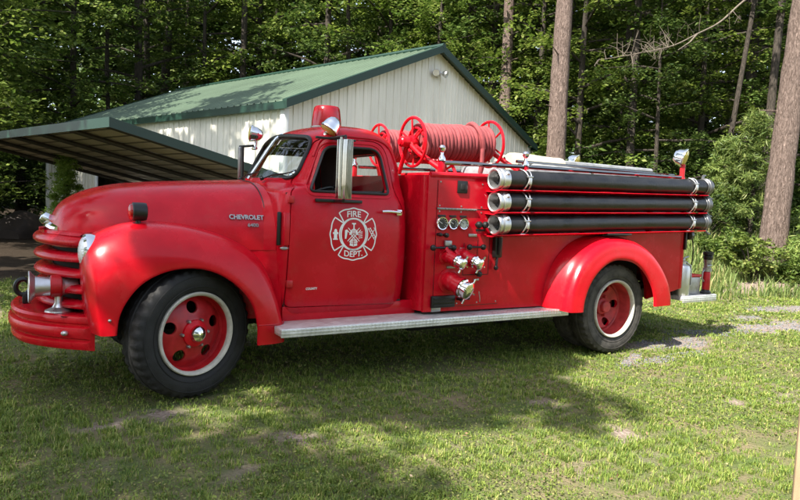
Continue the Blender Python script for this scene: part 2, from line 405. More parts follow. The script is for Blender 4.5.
# ---- the fire department emblem on the door
EC = (1.225, 1.157)
def on_door(mb, vs2, fs, lift=.0025):
    mb.add([(EC[0]+a, cab_y(EC[0]+a, EC[1]+b)-lift, EC[1]+b) for a, b in vs2], fs)
def stroke(mb, pts, w, closed=False, lift=.0025):
    P = [Vector(p) for p in pts]; n = len(P); vs = []
    for i in range(n):
        t = (P[(i+1) % n]-P[i-1]) if closed else (P[min(i+1, n-1)]-P[max(i-1, 0)])
        t.normalize(); nn = Vector((-t.y, t.x))*w/2; vs += [tuple(P[i]+nn), tuple(P[i]-nn)]
    fs = [(2*i, 2*i+1, 2*((i+1) % n)+1, 2*((i+1) % n)) for i in range(n if closed else n-1)]
    on_door(mb, vs, fs, lift)
K = .205/195
emb = MB()
circ = [(math.cos(t)*107*K*.98, math.sin(t)*116*K) for t in np.linspace(0, 2*pi, 48, endpoint=False)]
stroke(emb, circ, .011, True)
for q in range(4):
    half = [(0, 195), (38, 186), (72, 181), (100, 170), (122, 155)]
    outer = [(-a, b) for a, b in reversed(half[1:])]+half
    ang0, ang1 = math.atan2(84, 80), math.atan2(84, -80)
    innr = [(118*math.cos(t), 118*math.sin(t)) for t in np.linspace(ang0, ang1, 12)]
    pts = []
    oc = [tuple(p) for p in catmull(outer, 22)]
    for a, b in oc+innr:
        c, s_ = math.cos(q*pi/2), math.sin(q*pi/2); pts.append(((a*c-b*s_)*K*(1.0 if q % 2 else 1.0), (a*s_+b*c)*K))
    # close the lobe with straight sides
    full = []
    for i in range(len(pts)):
        p, p1 = Vector(pts[i]), Vector(pts[(i+1) % len(pts)]); nseg = 6 if (p-p1).length > .03 else 1
        for k in range(nseg): full.append(tuple(p.lerp(p1, k/nseg)))
    stroke(emb, full, .010, True)
def word(mb, txt, size, cx, cy, sx=1., curve=0.):
    vs, fs = text_obj(txt, size, 0, sx, .0010)
    on_door(mb, [(cx+a, cy+b-curve*a*a) for a, b, c in vs], fs)
word(emb, 'FIRE', .066, 0, 150*K, 1.05, 1.5)
word(emb, 'DEPT.', .064, .003, -152*K, 1.02, -1.5)
# hydrant in the left lobe
hx, hy = -150*K, 0
on_door(emb, [(hx+a*K, hy+b*K) for a, b in ((-20, -42), (20, -42), (20, -34), (13, -34), (13, 0), (22, 0), (22, 14), (13, 14), (11, 30), (4, 38), (-4, 38), (-11, 30), (-13, 14), (-22, 14), (-22, 0), (-13, 0), (-13, -34), (-20, -34))], [tuple(range(18))])
# hook and ladder in the right lobe
lx = 150*K
stroke(emb, [(lx-30*K, 48*K), (lx+28*K, -38*K)], .006); stroke(emb, [(lx-12*K, 52*K), (lx+40*K, -24*K)], .006)
for t in np.linspace(.1, .9, 5):
    stroke(emb, [(lx+(-30+58*t)*K, (48-86*t)*K), (lx+(-12+52*t)*K, (52-76*t)*K)], .005)
stroke(emb, [(lx-28*K, -46*K), (lx-4*K, -18*K), (lx+18*K, 26*K), (lx+32*K, 40*K), (lx+20*K, 52*K)], .006)
# helmet, ladders, axe and trumpet in the middle
for a, b in (((-50, -52), (48, 48)), ((-36, -60), (60, 34)), ((50, -52), (-48, 48)), ((36, -60), (-60, 34))):
    stroke(emb, [(a[0]*K, a[1]*K), (b[0]*K, b[1]*K)], .006)
on_door(emb, [(a*K, b*K) for a, b in ((-38, -6), (-30, 22), (-14, 38), (0, 42), (14, 38), (30, 22), (40, -8), (24, -2), (0, 4), (-24, -2))], [tuple(range(10))], .004)
on_door(emb, [(a*K, b*K) for a, b in ((-26, -40), (26, -40), (32, -84), (0, -92), (-32, -84))], [tuple(range(5))], .004)
on_door(emb, [(a*K, b*K) for a, b in ((-5, 40), (5, 40), (5, 72), (17, 76), (17, 84), (-17, 84), (-17, 76), (-5, 72))], [tuple(range(8))], .004)
on_door(emb, [(a*K, b*K) for a, b in ((-74, 30), (-60, 34), (-52, 18), (-62, -34), (-74, -34))], [tuple(range(5))], .004)
for yy in (14, 0, -14, -28):
    stroke(emb, [(42*K, yy*K), (74*K, (yy+4)*K)], .006)
emb.m = 1   # dark lines inside the helmet badge
for a, b in (((-18, 6), (18, 6)), ((-8, 8), (-8, 34)), ((8, 8), (8, 34)), ((-20, -52), (20, -52)), ((-24, -66), (24, -66)), ((0, -44), (0, -88))):
    stroke(emb, [(a[0]*K, a[1]*K), (b[0]*K, b[1]*K)], .0045, lift=.0062)
EMB = emb.build('emblem', [WHITE, REDM], DOORL, smooth=False, fix=False)
vs, fs = text_obj('COUNTY', .024, 0, .92, .0008)
m = MB(); m.add([(.885+a, cab_y(.885+a, .735+b)-.003, .735+b) for a, b, c in vs], fs); m.build('door_lettering', WHITE, DOORL, smooth=False, fix=False)
# ---- cowl side: vent, badge
m = MB(); yc = lambda x, z: cab_y(x, z)
m.m = 0; m.box((.622, yc(.64, 1.19)-.0, 1.19), (.03, .02, .25), .006)
m.m = 1; m.box((.668, yc(.66, 1.19)-.012, 1.19), (.05, .03, .25), .010, Matrix.Rotation(.25, 3, 'Z'))
m.build('cowl_vent', [BLACK, RED], cab)
m = MB(); m.sphere((.665, yc(.665, 1.045)-.004, 1.045), .04, 16, (1, .22, .32)); m.build('cowl_badge', STEEL, cab)
# wipers
m = MB()
for y0, y1 in ((-.28, -.52), (.22, -.10)):
    a = Vector((cab_x(y0, 1.56)-.03, y0, 1.565)); b = Vector((cab_x(y1, 1.605)-.03, y1, 1.61)); m.tube([a, (a+b)/2+Vector((-.01, 0, .01)), b], .006, 6)
    m.lathe([(.014, 0), (.016, .02), (.008, .03)], a-Vector((0, 0, .012)), (-.3, 0, 1), 10)
    c = b-Vector((0, .14*(1 if y1 < y0 else 1), -.012)); m.tube([b+Vector((0, .16, -.01)), c], .005, 6)
m.build('wiper', BLACK, cab)
# cab interior
m = MB(); m.box((1.55, 0, 1.17), (.16, 1.3, .55), .05, Matrix.Rotation(.15, 3, 'Y')); m.box((1.32, 0, .93), (.5, 1.3, .18), .05); m.build('seat', SEATM, cab)
m = MB(); m.box((.80, 0, 1.43), (.16, 1.34, .16), .04); m.build('dashboard', REDM, cab)
m = MB(); c = Vector((1.06, -.36, 1.42)); ax = Vector((-.5, 0, .86)).normalized(); a = ax.orthogonal().normalized(); b = ax.cross(a)
m.tube([c+(a*math.cos(t)+b*math.sin(t))*.21 for t in np.linspace(0, 2*pi, 28, endpoint=False)], .014, 8, closed=True)
for t in (0.3, 2.4, 4.5): m.tube([c, c+(a*math.cos(t)+b*math.sin(t))*.21], .009, 6)
m.tube([c, c-ax*.5], .022, 8); m.build('steering_wheel', BLACK, cab)
m = MB(); m.sphere((.93, -.30, 1.60), .055, 14); m.tube([(.93, -.30, 1.60), (.93, -.30, 1.48)], .014, 8); m.build('interior_lamp', CHROME, cab)
# ---- beacon on the roof
BZ = 1.985
m = MB(); m.m = 0; m.lathe([(.142, 0), (.142, .04), (.132, .046), (.132, .062), (.138, .068), (.138, .08), (.11, .086)], (1.30, -.08, BZ-.012), seg=36)
m.m = 1; m.lathe([(.132, 0), (.130, .04), (.120, .125), (.113, .165), (.10, .180), (.0, .184)], (1.30, -.08, BZ+.066), seg=36)
m.build('beacon', [STEEL, BEACONRED], TRUCK)
# ---- spotlights
def spotlight(base, head, d, name, r=.088, par=TRUCK, lens=AMBER, post=None):
    d = Vector(d).normalized(); h = Vector(head); m = MB(); sc_ = lambda pr: [(q*.84, w_*.84) for q, w_ in pr]
    m.m = 0; m.lathe(sc_([(.012, -.125), (.035, -.118), (.062, -.095), (.08, -.055), (.088, -.01), (.094, .0), (.094, .014), (.084, .018)]), h, d, 24)
    m.m = 1; m.lathe(sc_([(.083, .016), (.07, .028), (.04, .036), (.0, .04)]), h, d, 24, cap0=False)
    m.m = 0; m.tube([Vector(base), Vector(base).lerp(h-d*.05, .6), h-d*.05], .012, 8); m.lathe([(.028, 0), (.028, .02), (.014, .03)], base, (h-Vector(base)), 12)
    k = r/.094
    m.build(name, [CHROME, lens], par)
    return m
spotlight((1.06, -.60, 1.92), (1.06, -.66, 1.972), (-.55, .05, -.78), 'spotlight')
spotlight((.90, .64, 1.86), (.875, .66, 2.01), (-.9, .35, .12), 'spotlight')
# ---- mirrors
def mirror(s):
    m = MB(); yb = s*.98
    R_ = Matrix.Rotation(s*-.50, 3, 'Z')
    m.m = 0
    # curved back of the mirror head
    rings = []
    for z in np.linspace(1.43, 1.87, 9):
        e = 1-.25*abs((z-1.65)/.22)**6
        ring = []
        for k in range(33):
            t = pi*k/32; v = Vector(((-.026*math.sin(t)-.004*math.cos(6*t))*e, .072*math.cos(t), 0)); ring.append(R_ @ v+Vector((1.045, yb, z)))
        rings.append(ring)
    m.loft(rings, True, True, True)
    m.tube([(.985, yb+s*.05, 1.45), (.985, yb+s*.05, 1.88)], .008, 8)
    m.m = 1
    m.tube([(1.045, yb, 1.87), (1.045, yb, 1.895), (1.05, s*.70, 1.895)], .011, 8)
    m.tube([(1.045, yb, 1.43), (1.045, yb, 1.412), (1.05, s*.79, 1.412)], .012, 8)
    m.box((1.09, s*.815, 1.412), (.40, .022, .026), .006)
    m.box((1.09, s*.72, 1.893), (.34, .03, .018), .005)
    return m.build('side_mirror', [MIRROR, BLACK], TRUCK)
mirror(-1)
m = MB(); m.m = 0; m.box((.87, 1.0, 1.74), (.035, .17, .32), .014, Matrix.Rotation(-.3, 3, 'Z'))
m.m = 1; m.tube([(.87, 1.0, 1.905), (.90, .69, 1.90)], .012, 8); m.tube([(.87, 1.0, 1.57), (.87, .74, 1.53)], .012, 8); m.tube([(.87, .905, 1.90), (.87, .905, 1.56)], .014, 8)
m.build('side_mirror', [STEEL, BLACK], TRUCK)
# ---- front fenders
FC = [(-.36, [(-.63, .50), (-.65, .75), (-.655, .96), (-.63, 1.06), (-.45, 1.14), (-.28, 1.16), (0, 1.14), (.3, 1.05), (.5, .91), (.60, .71), (.66, .5), (.68, .36)]),
      (-.50, [(-0.64, 0.5), (-0.665, 0.75), (-0.67, 0.97), (-0.645, 1.085), (-0.46, 1.168), (-.28, 1.19), (0, 1.165), (.3, 1.075), (.5, .93), (.60, .72), (.66, .5), (.68, .36)]),
      (-.57, [(-0.645, 0.5), (-0.675, 0.75), (-0.685, 0.98), (-0.655, 1.1), (-0.47, 1.186), (-.28, 1.21), (0, 1.188), (.3, 1.10), (.505, .952), (.605, .735), (.665, .5), (.685, .36)]),
      (-.66, [(-0.645, 0.5), (-0.682, 0.75), (-0.69, 0.98), (-0.655, 1.1), (-0.47, 1.19), (-.28, 1.218), (0, 1.196), (.3, 1.108), (.505, .958), (.605, .745), (.665, .5), (.685, .36)]),
      (-.80, [(-0.635, 0.5), (-0.675, 0.75), (-0.675, 0.95), (-0.62, 1.06), (-0.45, 1.155), (-.27, 1.185), (0, 1.165), (.29, 1.08), (.485, .935), (.59, .725), (.65, .5), (.67, .36)]),
      (-.89, [(-0.605, 0.5), (-0.635, 0.73), (-0.62, 0.89), (-0.56, 0.985), (-0.42, 1.068), (-.25, 1.10), (0, 1.082), (.265, 1.005), (.45, .87), (.56, .69), (.62, .5), (.64, .36)]),
      (-.93, [(-.585, .50), (-.595, .69), (-.56, .82), (-.49, .915), (-.37, .98), (-.21, 1.01), (0, .996), (.2, .93), (.365, .805), (.48, .65), (.535, .5), (.55, .36)]),
      (-.938, [(-.515, .50), (-.50, .62), (-.45, .735), (-.365, .835), (-.25, .90), (-.12, .932), (.02, .930), (.16, .885), (.295, .79), (.395, .66), (.437, .5), (.44, .36)]),
      (-.925, [(-.50, .50), (-.485, .617), (-.437, .727), (-.355, .823), (-.244, .886), (-.118, .917), (.018, .915), (.154, .871), (.285, .778), (.382, .652), (.422, .5), (.425, .36)])]
def fender(FC, name, s, mt, nk=40, nn=56, kx=None):
    cur = np.array([[(x, y, z) for x, z in c] for y, c in FC])   # K x P x 3
    c2 = np.array([catmull(c, nn) for c in cur])
    c3 = np.array([catmull(c2[:, j], nk) for j in range(nn)])      # nn x nk x 3
    if s > 0: c3[..., 1] *= -1
    return MB().loft([list(map(tuple, c3[j])) for j in range(nn)], False).build(name, mt, TRUCK, sharp=60)
FL = fender(FC, 'front_fender', -1, REDBRIGHT); FR = fender(FC, 'front_fender', 1, REDBRIGHT)
# fender rear splash lip + front bolt
m = MB(); m.tube([(.43, -.936, .505), (.55, -.932, .502), (.63, -.885, .50), (.672, -.80, .50)], .005, 6); m.build('splash_seam', REDM, FL)
m = MB(); m.sphere((-.545, -.937, .60), .011, 8); m.build('fender_bolt', STEEL, FL)
# headlights
for s, par in ((-1, FL), (1, FR)):
    m = MB(); o = (-.632, s*.66, 1.01)
    m.m = 0; m.lathe([(.09, .12), (.116, .04), (.125, .0), (.124, -.03), (.112, -.045), (.103, -.04), (.1, -.03)], o, (1, 0, 0), 36, cap0=False, cap1=False)
    m.m = 1; m.lathe([(.104, -.032), (.095, -.048), (.07, -.062), (.035, -.070), (.0, -.072)], o, (1, 0, 0), 36, cap0=False)
    m.m = 2; m.lathe([(.1, -.028), (.08, .02), (.04, .05), (0, .055)], o, (1, 0, 0), 24, cap0=False)
    m.build('headlight', [CHROME, LENS, REFL], TRUCK)
# turn signals standing on the fenders
for s in (-1, 1):
    m = MB(); o = Vector((-.345, s*.70, 1.285))
    m.m = 0; m.lathe([(.045, .055), (.058, .05), (.062, .03), (.062, -.035), (.055, -.04)], o, (1, 0, 0), 24)
    m.m = 1; m.lathe([(.054, -.038), (.05, -.055), (.03, -.064), (0, -.067)], o, (1, 0, 0), 24, cap0=False)
    m.m = 0; m.tube([o-Vector((0, 0, .05)), o-Vector((0, 0, .085))], .018, 10)
    m.build('turn_signal', [BLACK, REDLENS], TRUCK)
# ---- grille
m = MB()
def gx(y, a=-.90, b=.23, w=.62, p=2.3): return a+b*(abs(y)/w)**p
ys = np.linspace(-.62, .62, 33)
for k, (z, hh, dd) in enumerate(((1.075, .040, .074), (.962, .032, .068), (.855, .031, .066), (.750, .030, .062), (.648, .029, .060))):
    rings = []
    for y in ys:
        e = 1-.25*(abs(y)/.62)**4
        rings.append([(gx(y)+.035-dd*math.cos(t)*abs(math.cos(t))**-.25*e if abs(math.cos(t)) > 1e-6 else gx(y)+.035, y, z+hh*e*math.sin(t)-.012*math.cos(t)) for t in np.linspace(0, 2*pi, 18, endpoint=False)])
    m.loft(rings, True, True, True)
GR = m.build('grille', RED, TRUCK, sharp=50)
m = MB(); m.loft([[(gx(y)+.10, y, z) for y in ys] for z in (.53, .8, 1.09)], False)
m.build('grille_backing', DARK, GR)
# nose panel between hood and top bar
m = MB(); m.loft([[(gx(y)+dx, y, z) for y in np.linspace(-.60, .60, 29)] for dx, z in ((.30, 1.125), (.06, 1.135), (.02, 1.128), (.0, 1.11), (.03, 1.085))], False); m.build('nose_panel', RED, GR)
# ---- bumper
def bx(y): return -1.055+.415*(abs(y)/.765)**2.6
BP = [(.03, .372), (-.005, .378), (-.020, .40), (-.016, .425), (.004, .436), (.004, .446), (-.026, .456), (-.036, .475), (-.036, .505), (-.026, .522), (.004, .532), (.004, .542), (-.016, .553), (-.02, .578), (-.006, .594), (.03, .598)]
yb = np.linspace(-.765, .765, 49)
m = MB(); m.loft([[(bx(y)+d, y, z) for d, z in BP] for y in yb], False)
m.loft([[(bx(y)+.03, y, z) for z in (.598, .372)] for y in yb], False)
for e in (0, -1):
    y = yb[e]; m.add([(bx(y)+d, y, z) for d, z in BP], [tuple(range(len(BP)))])
BUMP = m.build('bumper', REDBRIGHT, TRUCK, sharp=40)
m = MB(); y2 = np.linspace(-.68, .68, 33)
m.loft([[(bx(y)+.028, y, .592) for y in y2], [(-.80, y, .592) for y in y2], [(-.62, y, .592) for y in y2]], False)
m.build('bumper_deck', RED, BUMP)
m = MB(); m.sphere((bx(.68)-.030, -.69, .487), .03, 14, (.8, .8, .6)); m.build('bumper_bolt', ALU, BUMP)
# siren on the bumper deck
m = MB(); o = Vector((-.80, -.46, .765)); d = (-1, 0, 0)
m.m = 0; m.lathe([(.070, .14), (.102, .165), (.107, .172), (.103, .178), (.066, .15), (.05, .05)], o, d, 32, cap0=False)
m.m = 0; m.lathe([(.062, .05), (.064, .09), (.070, .14)], o, d, 32, cap0=False, cap1=False)
m.m = 1; m.lathe([(.066, .052), (.073, .045), (.073, -.012), (.066, -.018)], o, d, 32, cap0=False, cap1=False)
m.m = 0; m.lathe([(.066, -.018), (.058, -.04), (.056, -.10), (.05, -.115), (.0, -.12)], o, d, 32, cap0=False)
m.m = 0; m.lathe([(.085, 0), (.083, .01), (.04, .03), (.024, .06), (.026, .12)], (-.80, -.46, .594), (0, 0, 1), 24)
m.m = 2; m.lathe([(.05, .05), (0, .06)], o, d, 20)
m.build('siren', [ALU, REDM, BLACK], TRUCK)
m = MB(); m.tube([(-1.00+.045*math.cos(t), -.05, .71+.055*math.sin(t)) for t in np.linspace(0, 2*pi, 24, endpoint=False)], .017, 8, closed=True); m.box((-.98, -.05, .63), (.05, .05, .08), .01)
m.build('tow_ring', BLACK, TRUCK)
# ---- chassis and dark inner panels
m = MB()
for s in (-1, 1):
    m.box((2.4, s*.42, .52), (6.0, .09, .18), .01)
    m.add([(-.58, s*.45, .42), (.62, s*.45, .42), (.62, s*.45, 1.04), (-.58, s*.45, 1.04)], [(0, 1, 2, 3)])
    m.box((2.25, s*.55, .44), (.8, .3, .26), .03)
    m.add([(3.2, s*.60, .4), (4.95, s*.60, .4), (4.95, s*.60, 1.3), (3.2, s*.60, 1.3)], [(0, 1, 2, 3)])
m.box((0, 0, .42), (.12, 1.4, .12), .02); m.box((4.09, 0, .44), (.16, 1.5, .16), .03); m.sphere((4.09, 0, .44), .2, 14)
m.box((.2, 0, .62), (1.0, .5, .4), .05); m.box((2.6, 0, .48), (2.6, .14, .14), .03)
m.add([(.70, -.70, .52), (1.82, -.70, .52), (1.82, .70, .52), (.70, .70, .52)], [(0, 1, 2, 3)])
m.box((2.75, .30, .42), (1.3, .5, .28), .05); m.box((1.2, 0, .40), (.9, .45, .22), .05); m.box((3.0, 0, .50), (3.4, 1.5, .03)); m.box((1.4, .62, .44), (.7, .35, .30), .04); m.box((4.9, 0, .52), (1.0, 1.3, .1))
m.build('chassis', DARK, TRUCK)
# ---- rocker panel under the cab door and running boards
for s in (-1, 1):
    m = MB(); m.box((1.27, s*.735, .53), (1.20, .06, .14), .012); m.build('rocker_panel', RED, TRUCK)
for s in (-1, 1):
    m = MB(); rot = Matrix.Rotation(-.006, 3, 'Y')
    m.box((1.985, s*.905, .464), (2.86, .29, .050), .008)
    m.box((1.985, s*1.050, .458), (2.86, .012, .064), .004)
    m.box((.562, s*.95, .462), (.02, .18, .056), .006)
    m.build('running_board', TREAD, TRUCK)
# ---- body
TILT = .026
def tz(x): return TILT*(x-1.85)
X0, X1, YB = 1.86, 5.34, .90
def side_poly():
    p = [(X0, .515), (3.25, .50)]
    p += [(4.03+.72*math.cos(t), .50+.62*math.sin(t)) for t in np.linspace(pi, 0, 16)]
    p += [(5.20, .57), (X1, .60), (X1, 1.655+tz(X1)), (X0, 1.655)]
    return p
for s in (-1, 1):
    m = MB(); m.prism(side_poly(), lambda a, b, d: (a, d, b), s*(YB-.03), s*YB)
    # rounded top lip
    m.tube([(X0+.02, s*(YB-.012), 1.662), (X1, s*(YB-.012), 1.662+tz(X1))], .026, 10)
    m.build('body_side', RED, TRUCK)
m = MB()
# rounded front corner column + front bulkhead
m.loft([[(X0+.07-.09*math.sin(t), s*(YB-.09+.09*math.cos(t)), z) for t in np.linspace(0, pi/2, 8)] for s in (-1,) for z in (.52, 1.66)], False)
m.loft([[(X0+.07-.09*math.sin(t), (YB-.09+.09*math.cos(t)), z) for t in np.linspace(0, pi/2, 8)] for z in (.52, 1.66)], False)
m.box((X0-.015, 0, 1.09), (.02, 1.62, 1.14)); m.build('front_bulkhead', RED, TRUCK)
m = MB(); m.box((X1-.02, 0, 1.15), (.03, 1.76, 1.08)); m.box((X1-.03, -.86, 1.15), (.07, .09, 1.13), .02); m.box((X1-.03, .86, 1.15), (.07, .09, 1.13), .02)
m.build('tailboard', RED, TRUCK)
m = MB(); m.box((3.6, 0, 1.45), (3.4, 1.70, .03)); m.build('hose_bed', REDM, TRUCK)
m = MB(); m.box((5.47, -.60, .70), (.22, .42, .2), .03); m.box((5.44, -.70, .66), (.26, .16, .07), .02); m.build('rear_bin', REDM, TRUCK)
# pump panel plates with shut lines
def plate(x0, x1, z0, z1, name, par=TRUCK, mt=RED, y=-YB-.007, r=.012, t=.012):
    m = MB(); poly = rpoly([(x0, z0), (x1, z0), (x1, z1), (x0, z1)], r, 3)
    m.prism(poly, lambda a, b, d: (a, d, b), y, y+t); return m.build(name, mt, par)
m = MB(); m.add([(1.95, -YB-.0015, .55), (2.66, -YB-.0015, .55), (2.66, -YB-.0015, 1.62), (1.95, -YB-.0015, 1.62)], [(0, 1, 2, 3)]); PP = m.build('pump_panel', BLACK, TRUCK)
plate(1.955, 2.655, 1.392, 1.625, 'upper_panel', PP); plate(1.955, 2.655, .555, 1.382, 'lower_panel', PP)
m = MB()   # seams of the small access doors, scored into the panel face
Y_ = -YB-.0085
for a in (((2.25, .82), (2.25, 1.10)), ((2.25, .82), (2.53, .82)), ((2.53, .82), (2.53, 1.36)), ((2.40, 1.12), (2.40, .86))):
    (xa, za), (xb, zb) = a; w = .003
    if xa == xb: m.add([(xa-w, Y_, za), (xa+w, Y_, za), (xa+w, Y_, zb), (xa-w, Y_, zb)], [(0, 1, 2, 3)])
    else: m.add([(xa, Y_, za-w), (xb, Y_, za-w), (xb, Y_, za+w), (xa, Y_, za+w)], [(0, 1, 2, 3)])
m.build('access_door_seam', DARK, PP, smooth=False)
m = MB(); m.box((2.15, -YB-.012, 1.385), (.40, .012, .018), .003)
for k in range(12): m.tube([(1.96+.034*k, -YB-.018, 1.385), (1.985+.034*k, -YB-.018, 1.385)], .007, 8)
m.build('piano_hinge', STEEL, PP)
m = MB(); m.box((2.20, -YB-.012, 1.575), (.105, .014, .105), .006); m.m = 1; m.box((2.20, -YB-.021, 1.575), (.05, .01, .05), .004); m.build('panel_vent', [BLACK, RUBBER], PP)
# gauges
for x, z, r, gm in ((2.00, 1.262, .052, GAUGE), (2.115, 1.262, .046, GAUGE), (2.225, 1.262, .046, GAUGEW)):
    m = MB(); o = (x, -YB-.006, z); d = (0, -1, 0)
    m.m = 0; m.lathe([(r+.006, 0), (r+.006, .018), (r+.001, .026), (r-.006, .024), (r-.007, .014)], o, d, 28, cap0=False, cap1=False)
    m.m = 1; m.lathe([(r-.006, .014), (0, .0142)], o, d, 28, cap0=False)
    m.m = 2
    for k in range(11):
        t = math.radians(225-27*k); m.box((x+(r-.014)*math.cos(t), -YB-.0215, z+(r-.014)*math.sin(t)), (.003, .001, .011), 0, Matrix.Rotation(-(t-pi/2), 3, 'Y'))
    t = math.radians(150); m.box((x+.4*r*math.cos(t), -YB-.0222, z+.4*r*math.sin(t)), (.004, .001, r*.9), 0, Matrix.Rotation(-(t-pi/2), 3, 'Y'))
    m.build('gauge', [CHROME, gm, WHITE if gm is GAUGE else BLACK], PP)
def knob(x, z, r, h, mt, name='knob', rod=.012):
    m = MB(); m.tube([(x, -YB-.005, z), (x, -YB-h, z)], rod, 8); m.lathe([(r*.7, 0), (r, .01), (r, .03), (r*.6, .042), (0, .044)], (x, -YB-h, z), (0, -1, 0), 18); return m.build(name, mt, PP)
for x, z, r in ((2.37, 1.258, .03), (2.44, 1.258, .03), (2.03, 1.165, .02), (1.965, 1.17, .016), (2.40, .83, .026)): knob(x, z, r, .03, BLACK)
for x, z, w_, h_, mt in ((2.00, 1.325, .08, .018, BLACK), (2.115, 1.325, .07, .016, BLACK), (2.225, 1.325, .07, .016, BLACK), (2.06, 1.055, .05, .014, STEEL), (2.23, 1.05, .05, .014, STEEL), (2.42, 1.21, .10, .02, BLACK), (2.12, .89, .09, .018, STEEL), (2.40, .775, .06, .016, STEEL)):
    m = MB(); m.box((x, -YB-.0095, z), (w_, .006, h_), .001); m.build('label_plate', mt, PP)
for x in (1.975, 2.2, 2.42, 2.635):
    for z in (.575, 1.362, 1.41, 1.608):
        m = MB(); m.lathe([(.0075, 0), (.007, .004), (0, .005)], (x, -YB-.006, z), (0, -1, 0), 10); m.build('screw', STEEL, PP)
m = MB(); m.box((2.335, -YB-.012, 1.165), (.09, .012, .026), .004); m.build('label_plate', STEEL, PP)
m = MB(); m.box((2.07, -YB-.02, 1.095), (.07, .03, .05), .008); m.build('valve_box', STEEL, PP)
for x0, x1, zz_ in ((1.90, 2.11, 1.06), (2.28, 2.43, 1.065)):
    m = MB(); m.tube([(x0, -YB-.05, zz_), (x1, -YB-.05, zz_)], .009, 8)
    for x in (x0, x1): m.sphere((x, -YB-.05, zz_), .026, 12)
    m.tube([((x0+x1)/2, -YB, zz_), ((x0+x1)/2, -YB-.05, zz_)], .01, 8); m.build('pull_handle', BLACK, PP)
# discharge outlets with chrome caps
def outlet(x, z, r, L, par=PP):
    m = MB(); d = Vector((.32, -.88, -.35)).normalized(); o = Vector((x, -YB, z))
    m.m = 0; m.lathe([(r*1.35, -.0), (r*1.35, .014), (r*1.0, .02), (r*.95, .06)], o, (0, -1, 0), 24)
    m.sphere(o+Vector((0, -.06, 0)), r*1.05, 16); m.lathe([(r*.95, .0), (r*.95, L*.5), (r*1.12, L*.52), (r*1.12, L*.62)], o+Vector((0, -.06, 0)), d, 24)
    m.m = 1; c = o+Vector((0, -.06, 0))+d*L*.62
    m.lathe([(r*.95, 0), (r*1.06, .005), (r*1.06, .02), (r*.9, .028), (r*.9, .05), (r*1.0, .054), (r*1.0, .074), (r*.75, .086), (r*.45, .09), (0, .091)], c, d, 24)
    a = d.orthogonal().normalized(); b = d.cross(a)
    for k in range(4):
        t = k*pi/2+.4; m.tube([c+d*.072+(a*math.cos(t)+b*math.sin(t))*r*1.0, c+d*.072+(a*math.cos(t)+b*math.sin(t))*r*1.5], .010, 8)
    return m.build('outlet', [RED, CHROME], par)
outlet(2.06, .985, .052, .13); outlet(2.23, .985, .052, .15)
m = MB()
for t in (0, 1, 2): m.tube([(2.02+.1*t, -YB-.012, 1.02-.02*t), (2.03+.1*t, -YB-.06, 1.05-.02*t), (2.05+.1*t, -YB-.09, 1.0-.02*t)], .02, 8)
m.build('valve_body', RED, PP)
outlet(2.10, .775, .078, .18)
m = MB(); m.tube([(2.30, -YB-.18, .70), (2.31, -YB-.185, .64), (2.315, -YB-.18, .61)], .004, 6); m.build('chain', STEEL, PP)
m = MB(); m.tube([(2.42, -YB-.02, .95), (2.425, -YB-.05, .88), (2.42, -YB-.02, .83)], .004, 6); m.build('chain', STEEL, PP)
m = MB(); m.box((2.045, -YB-.02, .60), (.24, .03, .10), .006)
for k in range(3): m.box((2.045, -YB-.038, .572+.027*k), (.21, .01, .012), .003)
m.build('drain_grille', BLACK, PP)
for x, z in ((2.21, .615), (2.27, .63)): knob(x, z, .018, .05, BLACK)
m = MB(); m.box((2.605, -YB-.03, 1.09), (.085, .05, .24), .012); m.tube([(2.60, -YB-.06, 1.19), (2.60, -YB-.075, 1.1), (2.60, -YB-.06, 1.0)], .016, 8); m.tube([(2.60, -YB-.04, .97), (2.585, -YB-.05, .89)], .012, 8); m.sphere((2.585, -YB-.05, .88), .022, 10)
m.build('hand_crank', BLACK, PP)
m = MB(); m.box((1.99, -YB+.02, .535), (.10, .05, .05), .008); m.build('body_foot', STEEL, PP)
# ---- hose racks: three red angle rails and their brackets
HOSEZ = (1.655, 1.462, 1.268)
for z in HOSEZ:
    m = MB(); x0, x1 = 2.46, 5.44
    m.prism([(-YB, -.098), (-YB-.115, -.104), (-YB-.178, -.088), (-YB-.184, -.092), (-YB-.118, -.112), (-YB, -.106)], lambda a, b, d: (d, a, z+b+TILT*(d-2.5)), x0, x1)
    for x in (2.72, 3.7, 4.7, 5.28): m.box((x, -YB-.01, z-.02+TILT*(x-2.5)), (.05, .025, .16), .006)
    m.build('hose_rail', RED, TRUCK)
